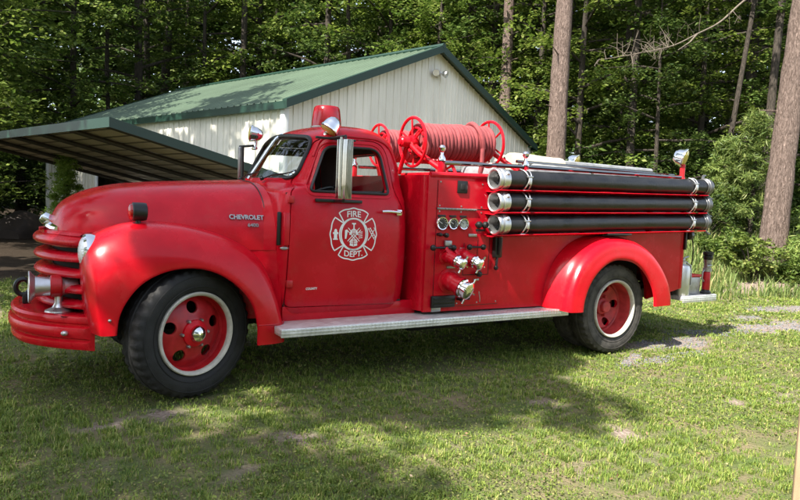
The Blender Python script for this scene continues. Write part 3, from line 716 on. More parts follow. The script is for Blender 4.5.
# ---- rear fenders (wide, bolt-on)
def rf(cx, cz, rx, rz, x_end0, x_end1, zb=.47, n=13):
    return [(cx+rx*math.cos(t), cz+rz*math.sin(t)) for t in np.linspace(pi, 0, n)]
RFC = [(-.905, [(3.200, 0.5), (3.224, 0.66), (3.282, 0.84), (3.398, 1), (3.563, 1.115), (3.769, 1.175), (4.000, 1.185), (4.280, 1.15), (4.520, 1.05), (4.700, 0.9), (4.820, 0.74), (4.880, 0.6), (4.900, 0.47)]),
       (-.97, [(3.226, 0.49), (3.253, 0.66), (3.316, 0.84), (3.433, 0.99), (3.604, 1.11), (3.802, 1.172), (4.020, 1.182), (4.270, 1.15), (4.500, 1.055), (4.680, 0.905), (4.800, 0.745), (4.865, 0.6), (4.885, 0.47)]),
       (-1.05, [(3.290, 0.48), (3.313, 0.65), (3.372, 0.82), (3.481, 0.975), (3.636, 1.095), (3.818, 1.158), (4.030, 1.168), (4.260, 1.135), (4.480, 1.045), (4.665, 0.895), (4.785, 0.74), (4.850, 0.6), (4.870, 0.47)]),
       (-1.12, [(3.315, 0.475), (3.333, 0.64), (3.393, 0.8), (3.499, 0.95), (3.650, 1.065), (3.825, 1.128), (4.030, 1.138), (4.250, 1.108), (4.460, 1.02), (4.640, 0.875), (4.760, 0.725), (4.825, 0.59), (4.845, 0.47)]),
       (-1.155, [(3.340, 0.472), (3.358, 0.63), (3.414, 0.78), (3.516, 0.92), (3.661, 1.03), (3.833, 1.09), (4.030, 1.1), (4.240, 1.07), (4.440, 0.985), (4.610, 0.85), (4.725, 0.71), (4.785, 0.58), (4.805, 0.47)]),
       (-1.165, [(3.408, 0.47), (3.427, 0.61), (3.483, 0.75), (3.577, 0.87), (3.709, 0.965), (3.859, 1.02), (4.030, 1.03), (4.210, 1), (4.380, 0.925), (4.530, 0.8), (4.625, 0.68), (4.675, 0.57), (4.690, 0.47)]),
       (-1.168, [(3.484, 0.47), (3.499, 0.59), (3.551, 0.72), (3.637, 0.83), (3.752, 0.915), (3.885, 0.965), (4.020, 0.97), (4.170, 0.945), (4.310, 0.875), (4.430, 0.765), (4.505, 0.66), (4.545, 0.56), (4.555, 0.47)]),
       (-1.15, [(3.503, 0.47), (3.518, 0.585), (3.570, 0.71), (3.651, 0.815), (3.763, 0.897), (3.890, 0.946), (4.020, 0.95), (4.165, 0.926), (4.300, 0.858), (4.415, 0.752), (4.488, 0.65), (4.525, 0.555), (4.535, 0.47)])]
RFL = fender(RFC, 'rear_fender', -1, REDBRIGHT); RFR = fender(RFC, 'rear_fender', 1, REDBRIGHT)
m = MB(); m.box((4.02, -1.02, 1.20), (.34, .16, .018), .006); m.tube([(3.84, -1.02, 1.196), (4.20, -1.02, 1.196)], .018, 8); m.build('step_pad', BLACK, RFL)
# ---- wheels
def tyre_mesh(mt, par, wd=1.):
    prof = [(.292, -.085), (.31, -.102), (.35, -.113), (.395, -.112), (.425, -.103), (.443, -.09), (.450, -.07), (.452, -.03), (.446, -.025), (.446, -.018), (.453, -.013), (.453, .013), (.446, .018), (.446, .025), (.452, .03), (.450, .07), (.443, .09), (.425, .103), (.395, .112), (.35, .113), (.31, .102), (.292, .085)]
    prof = [(r, h*wd) for r, h in prof]; prof = [(r*(1.006 if r > .42 else 1), h) for r, h in prof]
    N_ = 160
    def md(k, i):
        if k in (4, 5, 6, 7, 14, 15, 16, 17): return 1-(.024 if k in (5, 6, 15, 16) else (.018 if k in (4, 17) else .010))*(1 if i % 4 < 2 else 0)
        return 1
    m = MB().lathe(prof, (0, 0, 0), (0, 1, 0), N_, False, False, md)
    m.lathe([(.330, -.1125*wd), (.333, -.1145*wd), (.337, -.1135*wd)], (0, 0, 0), (0, 1, 0), 64, False, False)
    m.lathe([(.400, -.1122*wd), (.403, -.1142*wd), (.407, -.112*wd)], (0, 0, 0), (0, 1, 0), 64, False, False)
    return m.build('tyre', mt, par, sharp=30)
def make_wheel(kind, loc, rz=0.):
    m = MB()
    # disc: outer side is -y
    if kind == 'front':
        prof = [(.262, -.02), (.25, .0), (.235, -.012), (.20, -.035), (.16, -.05), (.118, -.058), (.105, -.066), (.075, -.07), (.0, -.07), (.0, -.055), (.1, -.045), (.16, -.035), (.2, -.02), (.24, .015), (.262, -.005)]
    else:
        prof = [(.262, .06), (.25, .075), (.22, .05), (.19, .06), (.15, .08), (.118, .095), (.10, .098), (.0, .098), (.0, .113), (.1, .113), (.15, .097), (.2, .075), (.25, .09), (.262, .08)]
    m.lathe(prof, (0, 0, 0), (0, 1, 0), 64, False, False)
    w = m.build('wheel', WHEELRED if kind == 'front' else DUSTYRED, TRUCK)
    cuts = []
    for k in range(5):
        t = 2*pi*k/5+(.35 if kind == 'front' else .1)
        c = MB().lathe([(.042, -.3), (.042, .3)], (.180*math.cos(t), 0, .180*math.sin(t)), (0, 1, 0), 20).build('cut', RED); cuts.append(c)
    boolean(w, cuts); drop(*cuts); reshade(w, 40)
    # rim barrel and cream ring
    m = MB(); m.m = 0; m.lathe([(.262, .085), (.262, -.06), (.268, -.085)], (0, 0, 0), (0, 1, 0), 64, False, False)
    m.m = 1; m.lathe([(.264, -.078), (.264, -.096), (.268, -.108), (.276, -.115), (.286, -.117), (.292, -.110), (.292, -.09)], (0, 0, 0), (0, 1, 0), 64, False, False)
    m.build('rim', [WHEELRED if kind == 'front' else DUSTYRED, CREAM], w)
    if kind == 'front':
        m = MB(); m.m = 0; m.lathe([(.095, -.066), (.092, -.085), (.06, -.10), (.056, -.115)], (0, 0, 0), (0, 1, 0), 28, False, True)
        for k in range(6):
            m.m = 1; t = 2*pi*k/6; m.lathe([(.013, -.0), (.013, -.022), (.008, -.03)], (.10*math.cos(t), -.062, .10*math.sin(t)), (0, 1, 0), 6)
        m.build('hub', [REDBRIGHT, STEEL], w)
        m = MB(); m.lathe([(.054, -.10), (.057, -.112), (.05, -.13), (.033, -.142), (.014, -.146), (.012, -.15), (0, -.151)], (0, 0, 0), (0, 1, 0), 24); m.build('hub_cap', CHROME, w)
    else:
        m = MB(); m.lathe([(.085, .1), (.08, .05), (.06, .035), (.058, .0), (.05, -.008), (0, -.01)], (0, 0, 0), (0, 1, 0), 28)
        for k in range(6):
            t = 2*pi*k/6; m.lathe([(.016, .1), (.016, .07), (.01, .06)], (.11*math.cos(t), 0, .11*math.sin(t)), (0, 1, 0), 6)
        m.build('hub', DUSTYRED, w)
    tyre_mesh(RUBBER if kind == 'front' else RUBBERD, w, 1.07 if kind == 'front' else 1.)
    w.location = loc; w.rotation_euler = (0, 0, rz)
    return w
TRUCKWHEELS = []
wf = make_wheel('front', (-.01, -.745, .455), math.radians(20)); wr = make_wheel('rear', (4.09, -.93, .45))
w2 = copy_tree(wf, TRUCK); w2.location = (0, .745, .45); w2.rotation_euler = (0, 0, pi+math.radians(17))
w3 = copy_tree(wr, TRUCK); w3.location = (4.09, .93, .45); w3.rotation_euler = (0, 0, pi)
for s in (-1, 1): w4 = copy_tree(wr, TRUCK); w4.location = (4.09, s*.69, .45); w4.rotation_euler = (0, 0, pi if s < 0 else 0)
# ---- rear step, tail lamp
m = MB(); m.box((5.66, 0, .478), (.62, 1.84, .05), .006); m.box((5.66, -.93, .47), (.63, .012, .075), .003); m.box((5.974, 0, .47), (.012, 1.86, .075), .003); m.build('rear_step', TREAD, TRUCK)
m = MB(); m.lathe([(.03, .06), (.048, .05), (.052, .0), (.045, -.02), (0, -.025)], (5.43, -.90, 1.19), (-1, -.2, 0), 18); m.tube([(5.36, -.90, 1.24), (5.43, -.90, 1.22)], .014, 8); m.tube([(5.45, -.92, 1.17), (5.47, -.93, 1.0), (5.46, -.93, .86)], .007, 6); m.box((5.33, -.915, 1.13), (.03, .03, .2), .006)
m.build('tail_lamp', BLACK, TRUCK)
# ---- handrails on the body top
m = MB(); m.tube([(2.05, -.80, 1.775), (3.0, -.80, 1.80), (5.36, -.80, 1.835)], .020, 10); m.tube([(2.10, .80, 1.78), (5.36, .80, 1.87)], .018, 10)
m.tube([(3.05, -.62, 1.86), (5.34, -.70, 1.86)], .015, 8)
for x in (3.9, 4.6): m.tube([(x, -.80, 1.70+tz(x)), (x, -.80, 1.80+.014*(x-3))], .012, 8)
m.build('handrail', MIRROR, TRUCK)
for x, s in ((2.05, -1), (3.0, -1), (2.05, 1)):
    m = MB(); m.m = 0; m.box((x, s*.80, 1.725+.02*(x-2.05)), (.05, .05, .13), .012); m.m = 1
    m.lathe([(.035, 0), (.035, .02), (.016, .05), (.014, .07), (.03, .09), (.034, .11), (.02, .13), (.0, .135)], (x, s*.80, 1.79+.02*(x-2.05)), (0, 0, 1), 18)
    m.build('rail_post', [RED, CHROME], TRUCK)
for s in (-1, 1):
    m = MB(); m.m = 0; m.tube([(5.35, s*.80, 1.72), (5.35, s*.80, 1.98)], .028, 10); m.box((5.35, s*.80, 1.78), (.05, .06, .12), .01)
    o = Vector((5.36, s*.80, 2.055)); d = Vector((.35, -.75, -.25)).normalized()
    m.m = 1; m.lathe([(.02, -.115), (.06, -.10), (.088, -.06), (.1, -.01), (.106, .0), (.106, .014), (.094, .018)], o, d, 24)
    m.m = 2; m.lathe([(.093, .016), (.07, .03), (.03, .038), (0, .04)], o, d, 24, cap0=False)
    m.build('work_light', [REDM, CHROME, AMBER], TRUCK)
# ---- hose reels
def reel(y, x0=1.94, x1=2.80, zc0=1.955, zc1=2.005):
    ax = Vector((x1-x0, 0, zc1-zc0)).normalized(); P0 = Vector((x0, y, zc0))
    a = Vector((0, 1, 0)); b = ax.cross(a); L = (Vector((x1, y, zc1))-P0).length
    m = MB()
    for h in (0, L):
        R_ = .212; o = P0+ax*h
        m.tube([o+(a*math.cos(t)+b*math.sin(t))*R_ for t in np.linspace(0, 2*pi, 40, endpoint=False)], .0135, 8, closed=True)
        for k in range(6):
            t = k*pi/3+.5; m.tube([o+(a*math.cos(t)+b*math.sin(t))*.05, o+(a*math.cos(t)+b*math.sin(t))*R_], .009, 6)
        m.lathe([(.055, -.03), (.06, 0), (.055, .03)], o, ax, 16)
        sg = 1 if h == 0 else -1
        m.tube([o+ax*sg*.035+(a*math.cos(t)+b*math.sin(t))*.125 for t in np.linspace(0, 2*pi, 32, endpoint=False)], .010, 8, closed=True)
        for k in range(3):
            t = k*2*pi/3; m.tube([o+(a*math.cos(t)+b*math.sin(t))*.05, o+ax*sg*.035+(a*math.cos(t)+b*math.sin(t))*.125], .008, 6)
    m.tube([P0-ax*.14, P0+ax*(L+.05)], .026, 10); m.lathe([(.036, -.13), (.045, -.12), (.045, -.05), (.036, -.04)], P0, ax, 14)
    r = m.build('hose_reel', REDBRIGHT, TRUCK)
    # wound hose: a torus per turn, with an uneven lay
    m = MB(); nt = 19; hr = .0225; base = .148
    for k in range(nt):
        h = .075+k*(L-.14)/(nt-1); rr = base+random.uniform(-.004, .004); o = P0+ax*h; tl = random.uniform(-.010, .010)
        m.tube([o+ax*(tl*math.sin(t))+(a*math.cos(t)+b*math.sin(t))*rr for t in np.linspace(0, 2*pi, 44, endpoint=False)], hr, 9, closed=True)
    o = P0+ax*(.075+14.2*(L-.14)/(nt-1))
    m.tube([o+ax*(.02*math.sin(t*2))+(a*math.cos(t)+b*math.sin(t))*(base+.036) for t in np.linspace(-.4, pi+.3, 30)], .021, 9)
    e = o+(a*math.cos(pi+.3)+b*math.sin(pi+.3))*(base+.036)
    m.tube([e, e+Vector((0, 0, -.1)), e+Vector((.0, .02, -.22))], .021, 9)
    m.lathe([(.128, .05), (.128, L-.05)], P0, ax, 32); m.build('hose', HOSEPINK, r)
    # cradle arms
    m = MB(); s = -1 if y < 0 else 1
    m.tube([P0-ax*.05, P0-ax*.03+Vector((.05, s*.08, -.10)), (x0+.17, s*.80, 1.69)], .026, 10)
    m.tube([P0-ax*.05, (x0-.03, y-s*.16, 1.68)], .02, 8)
    m.tube([(x0+.0, y, zc0), (x0+.12, y+s*.12, 1.80), (x0+.22, s*.80, 1.79)], .014, 8)
    m.box((x0+.06, s*.55, 1.675), (.06, .56, .03), .008); m.build('reel_cradle', REDBRIGHT, r); m = MB()
    Q = P0+ax*L
    m.tube([Q, Q+Vector((.03, s*.06, -.1)), (x1+.17, s*.79, 1.74)], .022, 8); m.tube([Q, (x1+.05, y-s*.18, 1.70)], .018, 8)
    m.box((x1+.08, s*.55, 1.70), (.06, .56, .03), .008)
    m.build('reel_cradle', REDBRIGHT, r)
    return r
reel(-.50); reel(.56, 2.20, 3.06, 2.005, 2.03)
# ================================================================== loose equipment on the truck
hl = ['black suction hose with silver couplings on the topmost rail of the truck side', 'black suction hose with silver couplings on the middle rail between two others', 'black suction hose with silver couplings on the lowest rail above the rear wheel']
def make_suction(i, L):
    root = empty('suction_hose'); tag(root, hl[i], 'hose', 'suction hoses racked on the truck side')
    m = MB(); xs = np.linspace(.10, L-.10, 30)
    m.tube([(x, .004*math.sin(x*3+i), .003*math.sin(x*2.1+2*i)) for x in xs], [.081+.0012*math.sin(40*x) for x in xs], 28); m.build('rubber_body', HOSEBLK, root)
    m = MB(); m.m = 0
    m.lathe([(.074, .12), (.074, .0), (.084, -.006), (.094, .002), (.096, .022), (.088, .027), (.088, .04), (.098, .044), (.098, .075), (.090, .08), (.089, .118), (.083, .122)], (0, 0, 0), (1, 0, 0), 32, False, False)
    for k in range(3):
        t = k*2*pi/3+.5; m.box((.078, .10*math.cos(t), .10*math.sin(t)), (.03, .03, .03), .006, Matrix.Rotation(t, 3, 'X'))
    m.m = 1; m.lathe([(.075, .10), (0, .101)], (0, 0, 0), (1, 0, 0), 24, cap0=False); m.build('coupling', [ALU, BLACK], root)
    m = MB(); m.lathe([(.083, L-.13), (.089, L-.125), (.089, L-.10), (.097, L-.095), (.097, L-.05), (.085, L-.045), (.085, L-.02), (.04, L-.01), (0, L-.008)], (0, 0, 0), (1, 0, 0), 32, cap0=False)
    for k in range(2):
        t = k*pi+1.2; m.tube([(L-.07, .09*math.cos(t), .09*math.sin(t)), (L-.03, .135*math.cos(t), .135*math.sin(t)), (L+.01, .14*math.cos(t), .14*math.sin(t))], [.016, .014, .01], 8)
    m.build('coupling', DARKSTEEL, root)
    return root
def make_clamp(i):
    pass
for i, z in enumerate(HOSEZ):
    r = make_suction(i, 3.08-.012*i); x0 = 2.47+.013*i
    r.location = (x0, -YB-.10, z+.0); r.rotation_euler = (0, -math.atan(TILT), 0)
    for x in (2.80, 5.20):
        m = MB(); zz_ = z+TILT*(x-2.47); c = Vector((x, -YB-.10, zz_))
        for dx in (-.03, .03):
            m.tube([c+Vector((dx*(.35+.65*abs(math.sin(t))), -math.cos(t)*.090, math.sin(t)*.090)) for t in np.linspace(-1.4, 1.5, 18)], .006, 8)
        m.box(c+Vector((0, -.02, -.092)), (.07, .03, .02), .006); m.box(c+Vector((.0, -.096, -.01)), (.03, .014, .06), .006); m.tube([c+Vector((-.03, -.09, .03)), c+Vector((.03, -.09, .03))], .008, 6)
        m.build('hose_clamp', ALU, TRUCK)
# cream canvas roll in the hose bed
m = MB()
for dy, rr in ((0, .10), (.15, .085)):
    rings = []
    for x in np.linspace(3.2, 3.86, 10):
        rings.append([(x, -.35+dy+rr*1.25*math.cos(t)*(1+.05*math.sin(5*x+3*t)), 1.865+rr*math.sin(t)*(1+.06*math.sin(7*x+2*t))) for t in np.linspace(0, 2*pi, 20, endpoint=False)])
    m.loft(rings, True, True, True)
m.box((3.5, -.30, 1.63), (.7, .4, .30), .04)
tag(m.build('canvas_bundle', CANVAS), 'cream canvas bundle folded up in the hose bed behind the hose reel', 'canvas')
# grey flat hose laid over the bed
m = MB()
m.tube([(3.1, -.25, 1.84), (3.6, -.3, 1.90), (4.3, -.42, 1.90), (5.2, -.5, 1.90)], [.045, .045, .035, .03], 10)
m.box((4.2, -.1, 1.66), (2.0, 1.2, .38), .05)
tag(m.build('packed_hose', mat('grey_hose', (.20, .21, .22), .8, var=.3, vscale=8)), 'grey hose packed along the bed behind the handrail', 'hose')
# extinguisher, box and nozzle standing on the rear step
m = MB(); m.lathe([(.08, 0), (.085, .01), (.085, .30), (.07, .34), (.03, .36), (.03, .385)], (0, 0, 0), (0, 0, 1), 24); ex = empty('fire_extinguisher', (5.43, -.84, .505))
tag(ex, 'silver fire extinguisher standing on the rear step behind the fender', 'fire extinguisher')
m.build('tank', ALU, ex); m = MB(); m.box((0, 0, .40), (.05, .03, .04), .008); m.tube([(0, 0, .42), (.09, 0, .44)], .01, 8); m.tube([(.02, 0, .39), (.1, -.03, .34), (.1, -.05, .12)], .012, 8); m.build('valve_handle', STEEL, ex)
m = MB(); m.box((0, 0, .10), (.26, .24, .20), .012); bxo = empty('metal_box', (5.66, -.72, .505)); tag(bxo, 'grey metal box sitting on the rear step beside the extinguisher', 'box')
m.build('box_body', STEEL, bxo); m = MB(); m.box((0, 0, .215), (.275, .255, .03), .008); m.build('lid', REDM, bxo)
nz = empty('hose_nozzle', (5.90, -.84, .505)); tag(nz, 'upright fire hose nozzle with black tip standing on the rear step corner', 'nozzle')
m = MB(); m.m = 0; m.lathe([(.06, 0), (.062, .02), (.05, .03), (.042, .05)], seg=20); m.m = 1; m.lathe([(.042, .05), (.045, .07), (.042, .24), (.036, .26)], seg=20); m.build('playpipe', [BLACK, REDM], nz)
m = MB(); m.lathe([(.036, .26), (.05, .265), (.05, .30), (.04, .305), (.04, .36), (.046, .37), (.046, .40)], seg=20); m.tube([(-.045, 0, .28), (-.085, 0, .26), (-.09, 0, .18), (-.05, 0, .15)], .01, 8); m.tube([(.0, -.05, .34), (-.09, -.05, .33)], .01, 8); m.build('ball_valve', STEEL, nz)
m = MB(); m.lathe([(.048, .40), (.052, .41), (.052, .44), (.045, .45), (.06, .46), (.06, .49), (.04, .495), (.035, .48)], seg=20); m.build('tip', BLACK, nz)
exec_env = True
# ================================================================== SETTING
SUNV = Vector((-.62, -.19, .76)).normalized()
def fastmesh(name, V, F, mats, smooth=False):
    """V (n,3), F (m,k) arrays -> mesh"""
    V = np.ascontiguousarray(V, np.float32); F = np.ascontiguousarray(F, np.int32); k = F.shape[1]
    me = bpy.data.meshes.new(name); me.vertices.add(len(V)); me.vertices.foreach_set('co', V.ravel())
    me.loops.add(F.size); me.loops.foreach_set('vertex_index', F.ravel()); me.polygons.add(len(F))
    me.polygons.foreach_set('loop_start', np.arange(0, F.size, k, dtype=np.int32))
    try: me.polygons.foreach_set('loop_total', np.full(len(F), k, np.int32))
    except Exception: pass
    me.polygons.foreach_set('use_smooth', np.full(len(F), smooth))
    me.update(calc_edges=True); me.validate()
    for m in mats: me.materials.append(m)
    return me
def leafmat(name, c1, c2, c3=None, trans=.35, rough=.55, objvar=.25):
    m = bpy.data.materials.new(name); m.use_nodes = True; nt = m.node_tree; N = nt.nodes; L = nt.links
    b = N['Principled BSDF']; out = N['Material Output']
    g = N.new('ShaderNodeNewGeometry'); r = N.new('ShaderNodeValToRGB'); e = r.color_ramp.elements
    e[0].color = (*c1, 1); e[1].color = (*c2, 1); e[0].position = .15; e[1].position = .85
    if c3: x = e.new(.97); x.color = (*c3, 1)
    L.new(g.outputs['Random Per Island'], r.inputs['Fac'])
    oi = N.new('ShaderNodeObjectInfo'); mr = N.new('ShaderNodeMapRange'); mr.inputs['To Min'].default_value = 1-objvar; mr.inputs['To Max'].default_value = 1+objvar
    L.new(oi.outputs['Random'], mr.inputs['Value'])
    hs = N.new('ShaderNodeHueSaturation'); L.new(mr.outputs[0], hs.inputs['Value']); L.new(r.outputs[0], hs.inputs['Color'])
    L.new(hs.outputs[0], b.inputs['Base Color']); b.inputs['Roughness'].default_value = rough; b.inputs['Specular IOR Level'].default_value = .35
    t = N.new('ShaderNodeBsdfTranslucent'); L.new(hs.outputs[0], t.inputs['Color'])
    mx = N.new('ShaderNodeMixShader'); mx.inputs[0].default_value = trans
    L.new(b.outputs[0], mx.inputs[1]); L.new(t.outputs[0], mx.inputs[2]); L.new(mx.outputs[0], out.inputs['Surface'])
    return m
LEAFG = leafmat('leaf_green', (.055, .10, .016), (.155, .215, .038), (.21, .25, .065), trans=.45)
LEAFL = leafmat('leaf_front_lit', (.085, .14, .02), (.22, .285, .05), (.29, .33, .09), trans=.48)  # brighter leaf copy, a front-lit look put into the colour
LEAFD = leafmat('leaf_dark', (.040, .078, .015), (.11, .165, .034), (.17, .21, .055), trans=.42)
LEAFY = leafmat('leaf_yellow_green', (.09, .14, .02), (.20, .25, .05), (.26, .28, .08))
NEEDLE = leafmat('pine_needles', (.11, .175, .04), (.25, .32, .075), (.32, .36, .12), rough=.5, trans=.4)
NEEDLEB = leafmat('bright_conifer', (.12, .22, .03), (.24, .36, .06), (.30, .40, .09))
GRASSM = leafmat('grass_blades', (.10, .165, .027), (.26, .325, .06), (.42, .38, .14), trans=.32, rough=.5)
WEEDM = leafmat('tall_weeds', (.09, .14, .035), (.20, .25, .07), (.36, .31, .14), trans=.3)
def barkmat(name, c1, c2, sc=(9, 9, 2.2), bump=.9):
    m = mat(name, c1, .92, col2=c2, vscale=3, spec=.15, stretch=sc)
    nt = m.node_tree; N = nt.nodes; L = nt.links; b = N['Principled BSDF']
    tc = N.new('ShaderNodeTexCoord'); mp = N.new('ShaderNodeMapping'); mp.inputs['Scale'].default_value = sc; L.new(tc.outputs['Object'], mp.inputs['Vector'])
    v = N.new('ShaderNodeTexNoise'); v.inputs['Scale'].default_value = 1.; v.inputs['Detail'].default_value = 7; v.inputs['Roughness'].default_value = .68; v.inputs['Distortion'].default_value = 1.2; L.new(mp.outputs[0], v.inputs['Vector'])
    ab = N.new('ShaderNodeMath'); ab.operation = 'SUBTRACT'; ab.inputs[1].default_value = .5; a2 = N.new('ShaderNodeMath'); a2.operation = 'ABSOLUTE'; L.new(v.outputs['Fac'], ab.inputs[0]); L.new(ab.outputs[0], a2.inputs[0])
    bp = N.new('ShaderNodeBump'); bp.inputs['Strength'].default_value = bump; bp.inputs['Distance'].default_value = .03
    mr = N.new('ShaderNodeMapRange'); mr.inputs['From Max'].default_value = .14; L.new(a2.outputs[0], mr.inputs['Value'])
    L.new(mr.outputs[0], bp.inputs['Height']); L.new(bp.outputs[0], b.inputs['Normal'])
    return m
PINEBARK = barkmat('pine_bark', (.12, .085, .07), (.30, .225, .19), (13, 13, 3.2), 1.)
DARKBARK = barkmat('grey_bark', (.03, .026, .022), (.085, .07, .056), (12, 12, 2), .6)
DEADWOOD = mat('dead_wood', (.13, .105, .08), .85, var=.25, vscale=9)
# ---- ground
def gheight(x, y):
    dx = x-CP[0]; dy = y-CP[1]; X = dx*_r0[0]+dy*_r0[1]; Z = dx*_fh[0]+dy*_fh[1]
    bank = np.clip((Z-11.6)/4.2, 0, 1)*np.clip((X-3.)/3., 0, 1)
    bank = bank*bank*(3-2*bank)
    return .80*bank+.012*np.sin(x*1.7+.6*np.sin(y*1.3))*np.cos(y*1.9+.4)+.008*np.sin(x*4.1+1)*np.sin(y*3.7)-.012
def litter_shade(x, y):  # woodland leaf litter, plus shade painted into the ground around the carport
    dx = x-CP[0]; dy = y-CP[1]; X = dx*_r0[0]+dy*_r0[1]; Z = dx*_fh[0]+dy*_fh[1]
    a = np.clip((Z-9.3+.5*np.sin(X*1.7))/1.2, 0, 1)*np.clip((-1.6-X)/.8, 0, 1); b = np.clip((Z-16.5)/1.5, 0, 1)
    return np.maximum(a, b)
def snoise(x, y):
    return (np.sin(x*1.31+1.7*np.sin(y*.83+.5))+np.sin(y*1.77+1.3*np.sin(x*1.13+2.1))+.6*np.sin(x*3.1+y*2.3+1.1*np.sin(y*2.9))+.5*np.sin(x*5.7-y*4.9+np.sin(x*3.3)))/3.1
PATCH = []   # bare patches: x, y, rx, ry, angle
def bare(x, y):
    k = np.zeros_like(x)
    for (px, py, rx, ry, a) in PATCH:
        u = (x-px)*math.cos(a)+(y-py)*math.sin(a); v = -(x-px)*math.sin(a)+(y-py)*math.cos(a)
        k = np.maximum(k, (.95 if rx*ry > .15 else .62)-.75*np.sqrt((u/rx)**2+(v/ry)**2)-.5*snoise(x*4.1, y*4.1))
    return np.clip(k, 0, 1)
def gp(px, py):
    d = _f+(px-400)/FPX*_r-(py-250)/FPX*_u; t = -CP[2]/d[2]; return CP+t*d
for px, py, rx, ry in ((778, 326, .95, .34), (720, 331, .5, .24), (690, 331, .55, .2), (672, 342, .6, .26), (745, 318, .4, .16), (790, 308, 1.1, .3), (672, 356, .75, .10), (630, 360, .45, .09), (770, 290, 2.2, .55),
                       (680, 378, .26, .10), (560, 378, .18, .1), (780, 398, .5, .16), (740, 400, .3, .12), (625, 432, .22, .10), (655, 455, .2, .08), (545, 400, .16, .09), (165, 412, .22, .10), (95, 426, .35, .10), (300, 435, .2, .08),
                       (60, 432, .3, .08), (735, 470, .16, .07), (490, 433, .25, .06), (350, 455, .15, .06), (240, 470, .14, .06), (120, 460, .12, .05), (420, 470, .15, .06), (580, 470, .16, .06)):
    q = gp(px, py); PATCH.append((q[0], q[1], rx, ry, .15+.3*math.sin(px)))
PATCH.append((7.5, 5.4, 6.5, 1.2, .28))
def build_ground():
    rs = np.concatenate([np.linspace(.0, 16, 120), 16*np.exp(np.linspace(.03, math.log(500/16), 50))]); na = 220
    an = np.linspace(0, 2*pi, na, endpoint=False)
    Rr, A = np.meshgrid(rs, an, indexing='ij'); x = CP[0]+Rr*np.cos(A); y = CP[1]+Rr*np.sin(A); z = gheight(x, y)
    V = np.stack([x, y, z], -1).reshape(-1, 3); i, j = np.meshgrid(np.arange(len(rs)-1), np.arange(na), indexing='ij'); j2 = (j+1) % na
    F = np.stack([i*na+j, (i+1)*na+j, (i+1)*na+j2, i*na+j2], -1).reshape(-1, 4)
    m = bpy.data.materials.new('lawn_soil'); m.use_nodes = True; nt = m.node_tree; N = nt.nodes; L = nt.links; b = N['Principled BSDF']
    me = fastmesh('ground', V, F, [m], True)
    bm_ = bare(V[:, 0], V[:, 1]); at_ = me.attributes.new('bare', 'FLOAT', 'POINT'); at_.data.foreach_set('value', bm_.astype(np.float32)); a2_ = me.attributes.new('litter_shade', 'FLOAT', 'POINT'); a2_.data.foreach_set('value', litter_shade(V[:, 0], V[:, 1]).astype(np.float32))
    tc = N.new('ShaderNodeTexCoord')
    n1 = N.new('ShaderNodeTexNoise'); n1.inputs['Scale'].default_value = 2.2; n1.inputs['Detail'].default_value = 8; n1.inputs['Roughness'].default_value = .7; L.new(tc.outputs['Object'], n1.inputs['Vector'])
    n2 = N.new('ShaderNodeTexNoise'); n2.inputs['Scale'].default_value = 45; n2.inputs['Detail'].default_value = 6; L.new(tc.outputs['Object'], n2.inputs['Vector'])
    r1 = N.new('ShaderNodeValToRGB'); e = r1.color_ramp.elements; e[0].position = .35; e[1].position = .65; e[0].color = (.07, .105, .028, 1); e[1].color = (.18, .145, .085, 1); L.new(n1.outputs['Fac'], r1.inputs['Fac'])
    r2 = N.new('ShaderNodeValToRGB'); e = r2.color_ramp.elements; e[0].position = .3; e[1].position = .7; e[0].color = (.15, .11, .082, 1); e[1].color = (.31, .25, .205, 1); L.new(n2.outputs['Fac'], r2.inputs['Fac'])
    a = N.new('ShaderNodeAttribute'); a.attribute_name = 'bare'; mr = N.new('ShaderNodeMapRange'); mr.inputs['From Max'].default_value = .4; L.new(a.outputs['Fac'], mr.inputs['Value'])
    mx = N.new('ShaderNodeMix'); mx.data_type = 'RGBA'; L.new(mr.outputs[0], mx.inputs[0]); L.new(r1.outputs[0], mx.inputs[6]); L.new(r2.outputs[0], mx.inputs[7])
    r3 = N.new('ShaderNodeValToRGB'); e = r3.color_ramp.elements; e[0].position = .3; e[1].position = .7; e[0].color = (.016, .012, .008, 1); e[1].color = (.05, .036, .025, 1); L.new(n2.outputs['Fac'], r3.inputs['Fac'])  # near-black floor tone: leaf litter with the carport shade in its colour
    al = N.new('ShaderNodeAttribute'); al.attribute_name = 'litter_shade'; m3 = N.new('ShaderNodeMix'); m3.data_type = 'RGBA'; L.new(al.outputs['Fac'], m3.inputs[0]); L.new(mx.outputs[2], m3.inputs[6]); L.new(r3.outputs[0], m3.inputs[7])
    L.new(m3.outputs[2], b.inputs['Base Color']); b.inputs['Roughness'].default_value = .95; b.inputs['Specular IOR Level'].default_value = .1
    bp = N.new('ShaderNodeBump'); bp.inputs['Strength'].default_value = .8; bp.inputs['Distance'].default_value = .03; L.new(n2.outputs['Fac'], bp.inputs['Height']); L.new(bp.outputs[0], b.inputs['Normal'])
    o = bpy.data.objects.new('ground', me); COL.objects.link(o); o['kind'] = 'structure'; return o
build_ground()
